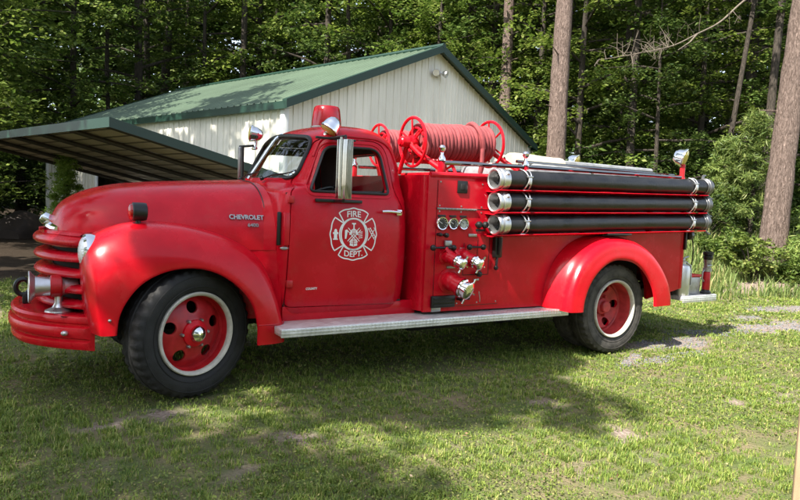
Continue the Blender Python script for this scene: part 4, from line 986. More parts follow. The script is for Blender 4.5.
def blades(n, Zr, hfn, mt, name, kind='stuff', xw=.76, sel=None, width=.004, pw=0., lean=.75, bend=.4):
    u = RNG.random(n)
    Z = Zr[0]*(Zr[1]/Zr[0])**u if pw == 0 else (Zr[0]**pw+u*(Zr[1]**pw-Zr[0]**pw))**(1/pw)
    X = (RNG.random(n)*2-1)*(xw*Z+.5)
    x = CP[0]+X*_r0[0]+Z*_fh[0]; y = CP[1]+X*_r0[1]+Z*_fh[1]
    # clumping
    ang0 = RNG.random(n)*2*pi; jit = np.abs(RNG.normal(0, .05, n)); 
    cell = .13; cx = np.floor(x/cell); cy = np.floor(y/cell); hsh = np.abs(np.sin(cx*127.1+cy*311.7)*43758.5453) % 1; hs2 = np.abs(np.sin(cx*269.5+cy*183.3)*43758.5453) % 1
    pull = .55*(RNG.random(n))
    tx = (cx+hsh)*cell; ty = (cy+hs2)*cell; x = x+(tx-x)*pull; y = y+(ty-y)*pull
    k = bare(x, y); nz = snoise(x*2.3, y*2.3)
    keep = (RNG.random(n) > np.maximum(k*1.7, 1.05*litter_shade(x, y) if name == 'grass' else 0)) & (RNG.random(n) < .66+.62*nz)
    if sel is not None: keep &= sel(x, y, X, Z)
    x, y, Z, X, nz, hsh = x[keep], y[keep], Z[keep], X[keep], nz[keep], hsh[keep]; n = len(x)
    z = gheight(x, y); a = RNG.random(n)*2*pi; h = hfn(x, y, Z, nz, hsh, n); w = width*(.6+.8*RNG.random(n))*np.clip(Z/4, .8, 3.)
    ln = h*lean*RNG.random(n); dx, dy = np.cos(a), np.sin(a)
    b = np.stack([x, y, z], -1); side = np.stack([-dy*w, dx*w, 0*w], -1)
    mid = b+np.stack([dx*ln*bend, dy*ln*bend, h*.6], -1); tip = b+np.stack([dx*ln*1.25, dy*ln*1.25, h*np.sqrt(np.clip(1-.3*lean*RNG.random(n), .2, 1))], -1)
    V = np.stack([b-side, b+side, mid+side*.7, mid-side*.7, tip-side*.12, tip+side*.12], 1).reshape(-1, 3)
    i = np.arange(n)*6; F = np.concatenate([np.stack([i, i+1, i+2, i+3], -1), np.stack([i+3, i+2, i+5, i+4], -1)])
    o = bpy.data.objects.new(name, fastmesh(name, V, F, [mt])); COL.objects.link(o); o['kind'] = kind; return o
def not_under(x, y, X, Z):
    return ~((x > 3.4) & (y > 6.5+.28*(x-3.4)) )
def lawn_h(x, y, Z, nz, hs, n): return (.010+.024*RNG.random(n)**1.5)*(1+.35*nz)*(.7+.7*hs)
o = blades(860000, (1.7, 15.), lawn_h, GRASSM, 'grass', sel=not_under, width=.0027, pw=.3, xw=1.02)
tag(o, 'short patchy green lawn grass in front of and under the truck', 'grass')
def weed_sel(x, y, X, Z): return (X > 2.6+.9*np.sin(Z*2)*.2) & (Z > 11.0+.35*np.sin(X*2.1)+.9*(X < 4)) & (RNG.random(len(x)) < .9)
o = blades(190000, (10.8, 17.), lambda x, y, Z, nz, hs, n: (.10+.38*RNG.random(n)**1.6)*(.75+.4*nz)*(.6+.6*hs), WEEDM, 'tall_grass', sel=weed_sel, width=.0035, pw=1, lean=.55)
tag(o, 'tall yellow green weeds along the wood edge behind the lawn', 'weeds')
# low broad clover-like leaves mixed in the lawn
def clover(n, Zr):
    u = RNG.random(n); Z = (Zr[0]**.5+u*(Zr[1]**.5-Zr[0]**.5))**2; X = (RNG.random(n)*2-1)*(1.0*Z+.4)
    x = CP[0]+X*_r0[0]+Z*_fh[0]; y = CP[1]+X*_r0[1]+Z*_fh[1]; nz = snoise(x*1.7+4, y*1.7-2)
    keep = (RNG.random(n) < np.clip(.45+1.1*nz, 0, 1)) & (bare(x, y) < .3) & (litter_shade(x, y) < .5) & not_under(x, y, X, Z); x, y, Z = x[keep], y[keep], Z[keep]; n = len(x)
    c = np.stack([x, y, gheight(x, y)+.006+.028*RNG.random(n)], -1); d = RNG.normal(0, 1, (n, 3)); d[:, 2] *= .45; d /= np.linalg.norm(d, axis=1)[:, None]
    up = np.array([0, 0, 1.])+RNG.normal(0, .35, (n, 3)); sd = np.cross(d, up); sd /= np.linalg.norm(sd, axis=1)[:, None]; L_ = (.006+.008*RNG.random(n))[:, None]*np.clip(Z/5, .8, 2)[:, None]
    V = np.stack([c-d*L_, c+sd*L_*.6, c+d*L_, c-sd*L_*.6], 1).reshape(-1, 3); i = np.arange(n)*4
    o = bpy.data.objects.new('clover', fastmesh('clover', V, np.stack([i, i+1, i+2, i+3], -1), [GRASSM])); COL.objects.link(o)
    tag(o, 'low clover and broad weed leaves mixed through the lawn', 'clover', kind='stuff')
clover(195000, (1.7, 12.))
# fallen leaves and twigs on the lawn
def fallen(n):
    Z = 1.9+9*RNG.random(n)**.8; X = (RNG.random(n)*2-1)*(.72*Z+.3); x = CP[0]+X*_r0[0]+Z*_fh[0]; y = CP[1]+X*_r0[1]+Z*_fh[1]
    c = np.stack([x, y, gheight(x, y)+.016+.012*RNG.random(n)], -1); d = RNG.normal(0, 1, (n, 3)); d[:, 2] *= .25; d /= np.linalg.norm(d, axis=1)[:, None]; up = np.array([0, 0, 1.])+RNG.normal(0, .3, (n, 3)); sd = np.cross(d, up); sd /= np.linalg.norm(sd, axis=1)[:, None]
    L_ = (.007+.011*RNG.random(n))[:, None]; wv = np.where(RNG.random(n) < .3, .10, .55)[:, None]; L_ = np.where(wv < .2, L_*2.0, L_)
    V = np.stack([c-d*L_, c+sd*L_*wv, c+d*L_, c-sd*L_*wv], 1).reshape(-1, 3); i = np.arange(n)*4
    o = bpy.data.objects.new('fallen_leaves', fastmesh('fallen_leaves', V, np.stack([i, i+1, i+2, i+3], -1), [leafmat('dry_leaf', (.10, .055, .025), (.26, .17, .09), (.42, .32, .20), trans=.1, objvar=0)])); COL.objects.link(o)
    tag(o, 'dry brown leaves and twigs scattered over the lawn', 'fallen leaves', kind='stuff')
fallen(900)
# gravel showing through the grass
def gravel():
    V, F = [], []; base = np.array([(1, 0, 0), (0, 1, 0), (-1, 0, 0), (0, -1, 0), (0, 0, 1)], float); ff = [(0, 1, 4), (1, 2, 4), (2, 3, 4), (3, 0, 4)]
    n = 0
    for i, (px, py, rx, ry, a) in enumerate(PATCH[:27]):
        k = int(min(2600, 1500*rx*ry*8)); k = k//2 if i < 8 else 0
        for _ in range(k):
            t, r = random.random()*2*pi, math.sqrt(random.random())*.95; u, v = r*rx*math.cos(t), r*ry*math.sin(t)
            x, y = px+u*math.cos(a)-v*math.sin(a), py+u*math.sin(a)+v*math.cos(a); s = random.uniform(.005, .014)
            q = base*np.array([s*random.uniform(.7, 1.3), s*random.uniform(.7, 1.3), s*.7]); c, s_ = math.cos(t*3), math.sin(t*3)
            q = np.stack([q[:, 0]*c-q[:, 1]*s_, q[:, 0]*s_+q[:, 1]*c, q[:, 2]], -1)+np.array([x, y, float(gheight(np.array(x), np.array(y)))])
            V.append(q); F += [tuple(n+b for b in f) for f in ff]; n += 5
    gm = leafmat('gravel', (.065, .064, .066), (.165, .165, .17), trans=0., rough=.9, objvar=0)
    o = bpy.data.objects.new('gravel', fastmesh('gravel', np.concatenate(V), np.array(F), [gm])); COL.objects.link(o); tag(o, 'pale grey gravel showing through worn patches of the lawn', 'gravel', kind='stuff')
gravel()
# ---- barn
BO = np.array([3.372, 6.298]); GD = np.array([.9596, .2814]); ND = np.array([-.2814, .9596]); BW_, BL, BE, BPK = 8.85, 12.0, 3.24, 5.10
def bp3(u, v, z): q = BO+GD*u+ND*v; return (q[0], q[1], z)
SIDING = mat('barn_siding', (.74, .71, .63), .5, var=.09, vscale=1.6, spec=.4, stretch=(1, 1, .25))
ROOFG = mat('barn_roof_green', (.115, .16, .108), .42, var=.12, vscale=.6, spec=.4)
TRIMG = mat('barn_trim_green', (.011, .036, .024), .42)
TRIMW = mat('white_trim', (.75, .75, .73), .5)
BARN = tag(empty('barn', bp3(0, 0, 0)), 'pale metal-sided barn with green gable roof behind the truck', 'barn')
def bwall(name, L, ztop, fn, par, z0=0., door=None, mt=SIDING):
    """ribbed sheet siding; fn(u, off, z)"""
    prof = []; u = 0.
    while u < L:
        for du, off in ((0, 0), (.085, 0), (.095, .006), (.115, .006), (.125, 0), (.190, 0), (.200, .020), (.222, .020), (.232, 0)):
            if u+du <= L: prof.append((u+du, off))
        u += .2323
    m = MB()
    for (u0, o0), (u1, o1) in zip(prof[:-1], prof[1:]):
        if u1-u0 < 1e-6: continue
        lo = z0
        if door and door[0] < (u0+u1)/2 < door[1]: lo = door[2]
        m.add([fn(u0, o0, lo), fn(u1, o1, lo), fn(u1, o1, ztop(u1)), fn(u0, o0, ztop(u0))], [(0, 1, 2, 3)])
    return m.build(name, mt, par, smooth=False, fix=False)
def W(o): # part offset: parts are built in world space
    o.location = (-BARN.location[0], -BARN.location[1], -BARN.location[2]); return o
rt = lambda u: BE+(BPK-BE)*(1-abs(u-BW_/2)/(BW_/2))
W(bwall('gable_wall', BW_, lambda u: rt(u)-.02, lambda u, o, z: bp3(u, -o, z), BARN))
W(bwall('side_wall', BL, lambda u: BE-.02, lambda u, o, z: bp3(-o, u, z), BARN, door=(6.3, 8.3, 2.35)))
W(bwall('side_wall', BL, lambda u: BE-.02, lambda u, o, z: bp3(BW_+o, u, z), BARN))
W(bwall('rear_wall', BW_, lambda u: rt(u)-.02, lambda u, o, z: bp3(u, BL+o, z), BARN))
# roof: two ribbed slopes
for s in (0, 1):
    m = MB(); v = -.22; prof = []
    while v < BL+.22:
        for dv, o in ((0, 0), (.09, 0), (.10, .022), (.125, .022), (.135, 0)): prof.append((v+dv, o))
        v += .23
    ov = .13; sl = (BPK-BE)/(BW_/2)
    ring = []
    for uu in (BW_/2, -ov):
        ring.append([bp3(uu if s == 0 else BW_-uu, vv, BE+sl*(BW_/2-abs(uu-BW_/2))+.03+o if uu > 0 else BE-sl*ov+.03+o) for vv, o in prof])
    m.loft(ring, False); W(m.build('roof', ROOFG, BARN, smooth=False))
m = MB(); sl = (BPK-BE)/(BW_/2); nrm = Vector(bp3(0, 1, 0))-Vector(bp3(0, 0, 0))
for v in (-.235, BL+.235):
    for u0, u1 in ((-0.14, BW_/2), (BW_+0.14, BW_/2)):
        z0 = BE-sl*0.14; a, b = bp3(u0, v, z0+.065), bp3(u1, v, BPK+.065)
        d = .17; m.loft([[a, (a[0], a[1], a[2]-d), tuple(Vector((a[0], a[1], a[2]-d))+nrm*.05), tuple(Vector(a)+nrm*.14)], [b, (b[0], b[1], b[2]-d), tuple(Vector((b[0], b[1], b[2]-d))+nrm*.05), tuple(Vector(b)+nrm*.14)]], True, True, True)
for s in (0, 1):   # eave fascia and soffit
    uo = -0.14 if s == 0 else BW_+0.14; ui = 0.0 if s == 0 else BW_; z0 = BE-sl*0.14
    m.loft([[bp3(uo, v, z0+.03), bp3(uo, v, z0-.11), bp3(ui, v, z0-.09)] for v in (-.23, BL+.23)], False)
m.tube([bp3(BW_/2, -.24, BPK+.05), bp3(BW_/2, BL+.24, BPK+.05)], .06, 8)
W(m.build('roof_trim', TRIMG, BARN, smooth=False))
for u, v in ((0, 0), (BW_, 0), (0, BL)):
    m = MB(); c = Vector(bp3(u, v, BE/2-.03)); m.box(c, (.12, .12, BE-.08), .01, Matrix.Rotation(math.atan2(GD[1], GD[0]), 3, 'Z'))
    W(m.build('corner_trim', TRIMW, BARN))
m = MB()
for v in (6.25, 8.35): m.box(Vector(bp3(-.03, v, 1.2)), (.06, .12, 2.4), .006, Matrix.Rotation(math.atan2(GD[1], GD[0]), 3, 'Z'))
m.box(Vector(bp3(-.03, 7.3, 2.42)), (.06, 2.2, .12), .006, Matrix.Rotation(math.atan2(GD[1], GD[0]), 3, 'Z')); W(m.build('door_frame', TRIMW, BARN))
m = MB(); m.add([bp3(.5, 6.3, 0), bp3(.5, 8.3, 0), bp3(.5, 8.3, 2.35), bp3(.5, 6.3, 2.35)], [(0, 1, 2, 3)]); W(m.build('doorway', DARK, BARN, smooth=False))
# twin floodlight on the gable
fl = at(438, 87, 14.75); m = MB(); fo = Vector(bp3(BW_/2+.05, -.03, 4.52))
m.m = 0; m.box(fo, (.13, .10, .13), .02)
for s in (-1, 1):
    d = Vector((s*.5, -.7, -.35)).normalized(); o = fo+Vector((s*.13, -.13, .0)); m.tube([fo, o-d*.03], .018, 8); m.m = 0; m.lathe([(.03, -.08), (.06, -.05), (.085, .03), (.085, .05)], o, d, 18, True, False); m.m = 1; m.lathe([(.08, .045), (0, .05)], o, d, 18, cap0=False)
    m.m = 0
W(m.build('floodlight', [ALU, LENS], BARN))
# ---- carport: single-slope metal shelter standing against the barn's side
C1 = at(110, 121, 8.5); CW, CLN, CSL = 3.72, 6.7, .205
def cp3(u, v, dz=0): q = C1[:2]+GD*u+ND*v; return (q[0], q[1], C1[2]-CSL*u+dz)
CARP = tag(empty('carport', (*cp3(0, 0)[:2], 0)), 'open metal carport with green trim sloping down to the barn', 'carport')
def WC(o): o.location = (-CARP.location[0], -CARP.location[1], 0); return o
UNDER = mat('carport_underside', (.36, .31, .24), .55, var=.12, vscale=1.2)
m = MB(); prof = []; u = 0.
while u < CW:
    for du, o in ((0, 0), (.22, 0), (.235, .025), (.265, .025), (.28, 0)):
        if u+du <= CW: prof.append((u+du, o))
    u += .30
m.m = 0; m.loft([[cp3(u, v, o) for u, o in prof] for v in (0, CLN)], False)
m.m = 1; m.loft([[cp3(u, v, o+.012) for u, o in prof] for v in (0, CLN)], False)
m.m = 2  # dark strips across the rib hollows, painting in the shade there
for k in range(1, int(CW/.30)+1): m.loft([[cp3(.30*k-.075, v, -.004), cp3(.30*k-.035, v, -.004)] for v in (.02, CLN-.02)], False)
WC(m.build('roof', [UNDER, ROOFG, mat('carport_rib_shade', (.09, .075, .06), .7)], CARP, smooth=False, fix=False))
m = MB(); RT = mat('carport_frame', (.035, .033, .03), .5)
for k in range(6):
    v = .12+k*(CLN-.24)/5; m = MB(); p = [cp3(.02, v, -.05), cp3(CW*.5, v, -.05), cp3(CW-.25, v, -.05), cp3(CW-.10, v, -.07), cp3(CW-.03, v, -.16)]
    e = cp3(CW-.02, v); p += [(e[0], e[1], e[2]-.4), (e[0], e[1], 0)]
    m.tube(p, .038, 8); WC(m.build('rafter', RT, CARP))
m = MB()
for (a, b) in ((cp3(-.02, -.02), cp3(-.02, CLN+.02)), (cp3(-.02, -.02), cp3(CW, -.02))):
    m.loft([[tuple(Vector(p)+Vector((0, 0, dz))+Vector((*(off), 0))) for dz, off in ((.05, (0, 0)), (-.085, (0, 0)), (-.085, tuple((GD+ND)*.03)), (.05, tuple((GD+ND)*.09)))] for p in (a, b)], True, True, True)
WC(m.build('fascia', TRIMG, CARP, smooth=False))
# dark things kept under the carport
q = at(28, 240, 18); m = MB(); rings = []
for i, (x, h, w) in enumerate(((-1.1, .25, .3), (-.8, .62, .5), (-.3, .75, .55), (.3, .60, .5), (.8, .55, .5), (1.1, .2, .3))):
    rings.append([(x, w*math.cos(t), max(0, h*(abs(math.sin(t))**.7))) for t in np.linspace(0, pi, 12)])
m.loft(rings, False, True, True); HEAP = m.build('covered_heap', mat('brown_tarp', (.022, .013, .009), .7, var=.5, vscale=3, bump=.5, bscale=6), loc=(q[0], q[1], 0), rot=(0, 0, 1.1))
tag(HEAP, 'low brown tarp-covered heap in the shade under the carport', 'tarp heap')
# ---- trees
def mesh_leaves(C, Rv, per, size, flat=.35, horiz=.55):
    """leaf diamonds scattered through clumps: C (n,3) centres, Rv (n,) radii"""
    n = len(C); k = n*per
    d = RNG.normal(0, 1, (n, per, 3)); d /= np.linalg.norm(d, axis=2, keepdims=True); d *= RNG.random((n, per, 1))**.45
    P = C[:, None, :]+d*Rv[:, None, None]*np.array([1, 1, flat]); P[..., 2] -= .25*Rv[:, None]*(np.hypot(d[..., 0], d[..., 1])**2)
    P = P.reshape(-1, 3); nz = RNG.normal(0, 1, (k, 3)); nz[:, 2] = np.abs(nz[:, 2])+horiz*3; nz /= np.linalg.norm(nz, axis=1)[:, None]
    t = RNG.normal(0, 1, (k, 3)); t -= nz*(t*nz).sum(1)[:, None]; t /= np.linalg.norm(t, axis=1)[:, None]; b = np.cross(nz, t)
    s = (size*(.65+.7*RNG.random(k)))[:, None]
    V = np.stack([P-t*s*.5, P+b*s*.30-t*s*.05, P+t*s*.55-nz*s*.1, P-b*s*.30-t*s*.05], 1).reshape(-1, 3); i = np.arange(k)*4
    return V, np.stack([i, i+1, i+2, i+3], -1)
def make_tree(name, h, base, rad, trunk_r, nl, sprays, per, size, leaf, bark, lean=(0, 0), top=.0, seed=0, flat=.35, droop=0.):
    rn = random.Random(seed); root = empty(name)
    m = MB(); path = []; 
    for k in range(9):
        t = k/8; path.append((lean[0]*t*h+.12*math.sin(3*t+seed)*t*2, lean[1]*t*h+.12*math.cos(2.3*t+seed)*t*2, h*t-.05))
    rr = [trunk_r*(1.25 if k == 0 else 1)*(1-.8*(k/8)**1.1) for k in range(9)]
    pc = catmull(path, 26); rc = np.interp(np.linspace(0, 8, 26), range(9), rr); rc[1:3] *= 1.04; rc = rc*(1+.05*np.array([rn.uniform(-1, 1) for _ in range(26)]))
    m.tube([tuple(p) for p in pc], list(rc), 14)
    C = []; Rv = []
    for i in range(nl):
        t = (i+.5)/nl; z = base+(h-base)*t; az = i*2.39996+rn.uniform(-.4, .4)
        L = rad*(.55+.45*math.sin(pi*min(1, .18+.75*t)))*rn.uniform(.7, 1.15)*(1-.35*max(0, t-.7)/.3)
        o = Vector((np.interp(z, pc[:, 2], pc[:, 0]), np.interp(z, pc[:, 2], pc[:, 1]), z)); d = Vector((math.cos(az), math.sin(az), rn.uniform(.05, .45)-droop)); d.normalize()
        pts = [o+d*L*q+Vector((0, 0, -.12*L*q*q+.03*rn.uniform(-1, 1)))+Vector((rn.uniform(-1, 1), rn.uniform(-1, 1), 0))*.10*q for q in (0, .3, .6, 1)]
        m.tube(pts, [max(.012, rc[int(25*z/h)]*.38), .03+.006*L, .02, .008], 6, caps=False)
        for s in range(sprays):
            q = rn.uniform(.28, 1.08); j = min(2, int(q*3)); p = pts[0].lerp(pts[3], min(q, 1.05)); off = Vector((rn.gauss(0, .28), rn.gauss(0, .28), rn.gauss(0, .22)))*L*.45
            C.append(p+off); Rv.append(rn.uniform(.35, .8)*(.5+.12*rad))
    m.build('trunk', bark, root)
    V, F = mesh_leaves(np.array(C), np.array(Rv), per, size, flat)
    cr = bpy.data.objects.new('crown', fastmesh('crown', V, F, [leaf])); COL.objects.link(cr); cr.parent = root
    return root
PROTO = [make_tree('leafy_tree', 15, 2.2, 3.6, .17, 34, 9, 46, .17, LEAFG, DARKBARK, seed=1),
         make_tree('leafy_tree', 17, 3.0, 4.0, .22, 36, 9, 46, .18, LEAFD, DARKBARK, seed=2),
         make_tree('leafy_tree', 12, 1.2, 3.2, .13, 30, 9, 48, .15, LEAFL, DARKBARK, seed=3),
         make_tree('leafy_tree', 9, .6, 2.6, .09, 26, 9, 48, .13, LEAFD, DARKBARK, seed=4)]
used = [False]*len(PROTO)
def put(protos, us, i, X, Z, s, rz, label, cat, group, zoff=0., nm=None):
    o = protos[i] if not us[i] else copy_tree(protos[i]); us[i] = True
    x, y = ground_at(X, Z); o.location = (x, y, float(gheight(np.array(x), np.array(y)))-.03+zoff); o.scale = (s, s, s*random.uniform(.94, 1.08)); o.rotation_euler = (0, 0, rz)
    tag(o, label, cat, group)
    if nm: o.name = nm
    return o
rt_ = random.Random(5)
G1 = ('leafy woodland tree rising in the dark wood behind the green barn roof', 'woodland trees behind the barn roof')
G2 = ('leafy woodland tree in the shaded wood at the left beyond the carport', 'woodland trees beyond the carport')
G3 = ('leafy woodland tree in the wood beyond the rear of the truck', 'woodland trees beyond the truck rear')
for X, Z, i, s in ((-14.5, 24, 0, 1), (-11.5, 27, 1, 1), (-9.2, 29, 2, 1.15), (-6.5, 30.5, 0, 1.05), (-3.8, 27.5, 1, .95), (-1.2, 28.5, 2, 1.2), (1.2, 26.5, 0, .95), (3.6, 27, 1, 1), (5.4, 24.5, 2, 1.1), (-13, 33, 1, 1.1), (-7.8, 36, 0, 1.2), (-2, 35, 1, 1.1), (3, 34, 0, 1.2)):
    put(PROTO, used, i, X+rt_.uniform(-.5, .5), Z, s, rt_.uniform(0, 6), G1[0], 'tree', G1[1])
for X, Z, i, s in ((-10.9, 15.2, 2, .9), (-12.6, 16.8, 2, .9), (-13.5, 18.5, 0, 1), (-13.0, 14.6, 3, 1.0), (-16, 22, 1, 1), (-15.0, 17, 2, 1.0), (-18, 26, 0, 1.1), (-14.6, 20.5, 3, 1.05), (-12.6, 24.5, 0, .9)):
    put(PROTO, used, i, X, Z, s, rt_.uniform(0, 6), G2[0], 'tree', G2[1])
for X, Z, i, s in ((5.6, 20.5, 2, 1), (7.6, 22.5, 0, .95), (9.9, 21.5, 2, 1), (12.5, 23.5, 1, .9), (6.6, 26.5, 1, 1), (9.4, 27.5, 0, 1.1), (13.2, 28.5, 2, 1.3), (16, 25, 0, 1), (15.0, 20.0, 3, 1.2), (12.0, 18.5, 3, .9), (7.4, 18.8, 3, .85), (18.5, 22, 1, 1), (11, 33, 1, 1.2), (17, 34, 0, 1.2), (6, 33, 0, 1.2)):
    put(PROTO, used, i, X, Z, s, rt_.uniform(0, 6), G3[0], 'tree', G3[1])
# pines: tall bare trunks, crowns high above
def pine(px0, py0, px1, py1, Z, r, h, label, seed, zb=0., crown=True, bark=PINEBARK, name='pine_tree', group=None):
    a = at(px0, py0, Z); b = at(px1, py1, Z); dz = a[2]-b[2]; lx, ly = (a[0]-b[0])/dz, (a[1]-b[1])/dz
    bx_, by_ = b[0]-lx*(b[2]-zb), b[1]-ly*(b[2]-zb)
    root = empty(name, (bx_, by_, zb)); tag(root, label, 'pine tree', group); rn = random.Random(seed)
    pts = [(lx*z*(1-.3*z/h)+.03*math.sin(z*.9+seed), ly*z*(1-.3*z/h)+.03*math.cos(z*.7+seed), z) for z in np.linspace(-.1, h, 60)]
    rr = [r*(1+.22*math.exp(-z*1.6))*(1-.55*z/h)*(1+.025*math.sin(z*5.1+seed)+.02*math.sin(z*11+2*seed)) for z in np.linspace(0, h, 60)]
    m = MB(); st0 = len(m.v); m.tube(pts, rr, 28)
    for i in range(len(m.v)):
        v = m.v[i]; k = .012*math.sin(v[0]*31+v[2]*3.1)*math.cos(v[1]*27+v[2]*2.3); m.v[i] = (v[0]*(1)+k, v[1]+k*.6, v[2])
    C, Rv = [], []
    if crown:
        for i in range(22):
            z = h*(.58+.42*i/22); az = i*2.4+seed; L = 2.6*(1-.6*i/22)*rn.uniform(.7, 1.2); o = Vector((lx*z*(1-.3*z/h), ly*z*(1-.3*z/h), z)); d = Vector((math.cos(az), math.sin(az), .15)); m.tube([o, o+d*L*.5, o+d*L], [.05, .03, .012], 6)
            for q in (.45, .7, .9, 1.05): C.append(o+d*L*q+Vector((rn.gauss(0, .2), rn.gauss(0, .2), rn.gauss(0, .15)))); Rv.append(rn.uniform(.35, .6))
    for i in range(7 if crown else 3):   # broken stubs on the bare trunk
        z = h*(.12+.4*rn.random()); az = rn.random()*6.28; o = Vector((lx*z*(1-.3*z/h), ly*z*(1-.3*z/h), z)); d = Vector((math.cos(az), math.sin(az), rn.uniform(-.1, .4))); m.tube([o, o+d*(r+.05), o+d*(r+rn.uniform(.08, .4))], [.03, .02, .008], 6)
    m.build('trunk', bark, root)
    if crown:
        V, F = mesh_leaves(np.array(C), np.array(Rv), 60, .22, .6, .1); c = bpy.data.objects.new('crown', fastmesh('crown', V, F, [NEEDLE])); COL.objects.link(c); c.parent = root
    return root
pine(565, 0, 555, 160, 17, .275, 19, 'tall straight pine with bare pinkish trunk just right of the barn gable', 1)
pine(509, 0, 505, 100, 23, .235, 20, 'slender bare-trunked pine rising behind the right slope of the barn roof', 2)
P3 = pine(804, 10, 773, 238, 14.0, .28, 20, 'thick leaning pine with pink scaly bark at the right picture edge', 3, 0.)
for px0, py0, px1, py1, Z, r, lb in ((637, 20, 630, 165, 19., .13, 'dark mid-sized trunk standing behind the truck hose bed'), (742, 85, 722, 180, 19, .085, 'thin leaning pale trunk left of the young pine'), (781, 20, 765, 170, 18, .13, 'slim lichened trunk just left of the thick leaning pine'),
                                       (141, 0, 138, 100, 27, .17, 'dark straight trunk above the far end of the barn roof'), (174, 0, 166, 90, 29, .24, 'broad dark trunk rising above the middle of the barn roof'), (190, 0, 186, 90, 31, .15, 'narrow dark trunk close beside the broad dark one above the barn roof'), (244, 0, 243, 80, 28, .18, 'dark trunk rising behind the upper barn roof slope'),
                                       (106, 0, 108, 110, 26, .10, 'thin trunk leaning left over the carport'), (760, 0, 747, 160, 24, .13, 'dark trunk behind the young pine top'), (696, 0, 690, 150, 26, .12, 'dim trunk deep in the wood above the rear work light'), (470, 0, 468, 60, 27, .12, 'dim trunk behind the barn gable peak'), (345, 0, 347, 60, 28, .13, 'grey trunk behind the barn ridge')):
    pine(px0, py0, px1, py1, Z, r, 17, lb, int(px0), 0, False, DARKBARK, 'tree')
for o in bpy.data.objects:
    if o.type == 'EMPTY' and o.name.startswith('tree') and o.get('category') == 'pine tree': o['category'] = 'tree'
# dead branch hanging from the thick pine
m = MB(); base = Vector(P3.location)
bp_ = [at(px, py, Z) for px, py, Z in ((812, -50, 13.9), (780, -22, 13.6), (745, 0, 13.4), (720, 22, 13.2), (697, 34, 13.1), (672, 46, 13.), (640, 53, 12.9), (618, 57, 12.85), (598, 60, 12.8))]
pc = catmull(bp_, 40); m.tube([tuple(p) for p in pc], list(np.linspace(.026, .005, 40)), 8)
rn = random.Random(3)
for i in range(32):
    k = rn.randint(12, 39) if i < 18 else rn.randint(24, 36); p = Vector(pc[k]); d = Vector((rn.gauss(0, .5), rn.gauss(0, .5), rn.gauss(.45, .5))).normalized(); L = rn.uniform(.12, .55)
    q = p+d*L; m.tube([p, p+d*L*.5+Vector((rn.gauss(0, .04), 0, rn.gauss(0, .04))), q], [.007, .005, .0025], 5)
    for _ in range(2): m.tube([p.lerp(q, .6), p.lerp(q, .6)+Vector((rn.gauss(0, .14), rn.gauss(0, .14), rn.gauss(0, .14)))], [.004, .002], 4)
b2 = [at(697, 34, 13.1), at(690, 42, 13.), at(678, 50, 12.95)]; m.tube([tuple(p) for p in b2], [.02, .014, .006], 6)
DB = m.build('dead_branch', DEADWOOD, P3); DB.location = -base
# young pine and conifers
def young_pine(loc, h, rad, label, mt, seed, name, cat, fl=.55, size=.15, per=70, nl=34, zb=.25, pw=1.):
    root = empty(name, loc); tag(root, label, cat); rn = random.Random(seed); m = MB(); m.tube([(0, 0, 0), (.04, .02, h*.5), (0, 0, h)], [.06, .045, .012], 8); C, Rv = [], []
    for i in range(nl):
        t = i/nl; z = zb+(h-zb)*t; L = rad*(1-t)**pw*rn.uniform(.75, 1.15)+.08; az = i*2.4
        d = Vector((math.cos(az), math.sin(az), .22)); m.tube([(0, 0, z), tuple(Vector((0, 0, z))+d*L)], [.016, .006], 5)
        for q in (.35, .65, .95): C.append(Vector((0, 0, z))+d*L*q+Vector((rn.gauss(0, .06), rn.gauss(0, .06), 0))); Rv.append(rn.uniform(.14, .30)*(.5+rad*.6))
    m.build('trunk', DARKBARK, root); V, F = mesh_leaves(np.array(C), np.array(Rv), per, size, fl, .05)
    # needles: squeeze each diamond
    V = V.reshape(-1, 4, 3); cen = V.mean(1, keepdims=True); mid = (V[:, 1]+V[:, 3])/2; V[:, 1] = mid+(V[:, 1]-mid)*.28; V[:, 3] = mid+(V[:, 3]-mid)*.28; V = V.reshape(-1, 3)
    c = bpy.data.objects.new('crown', fastmesh('crown', V, F, [mt])); COL.objects.link(c); c.parent = root; return root
def gpos(px, Z, z=None):
    a = at(px, 250, Z); return (a[0], a[1], float(gheight(np.array(a[0]), np.array(a[1]))))
young_pine(gpos(748, 15.6), 3.2, 1.1, 'young soft green pine standing left of the thick leaning pine', NEEDLE, 4, 'young_pine', 'pine tree', per=75, nl=28, size=.17)
young_pine(gpos(722, 16.5), 2.6, 1.0, 'small dim young pine behind the truck rear work light', NEEDLE, 6, 'young_pine', 'pine tree', per=150)
young_pine(gpos(836, 13.2), 1.9, .8, 'low young pine right beside the thick leaning pine', NEEDLE, 8, 'young_pine', 'pine tree', per=180)
young_pine((*[float(v) for v in at(66, 230, 13.2)[:2]], 0), 2.15, .27, 'bright green narrow conifer in front of the barn side wall', NEEDLEB, 9, 'conifer', 'conifer', size=.10, per=80, pw=.6)
def shrub(loc, h, w, label, mt, seed, name='shrub', n=26, per=60, size=.09):
    root = empty(name, loc); tag(root, label, 'shrub'); rn = random.Random(seed); m = MB(); C, Rv = [], []
    for i in range(n):
        az = i*2.4; r = w*math.sqrt((i+.5)/n); z = h*rn.uniform(.25, 1)*(1-.45*(r/w)**2); p = Vector((r*math.cos(az), r*math.sin(az), z)); m.tube([(0, 0, 0), tuple(p*.5+Vector((0, 0, .1))), tuple(p)], [.012, .008, .004], 5); C.append(p); Rv.append(rn.uniform(.14, .26)*(.6+w*.5))
    m.build('stems', DARKBARK, root); V, F = mesh_leaves(np.array(C), np.array(Rv), per, size, .7, .2); c = bpy.data.objects.new('foliage', fastmesh('foliage', V, F, [mt])); COL.objects.link(c); c.parent = root
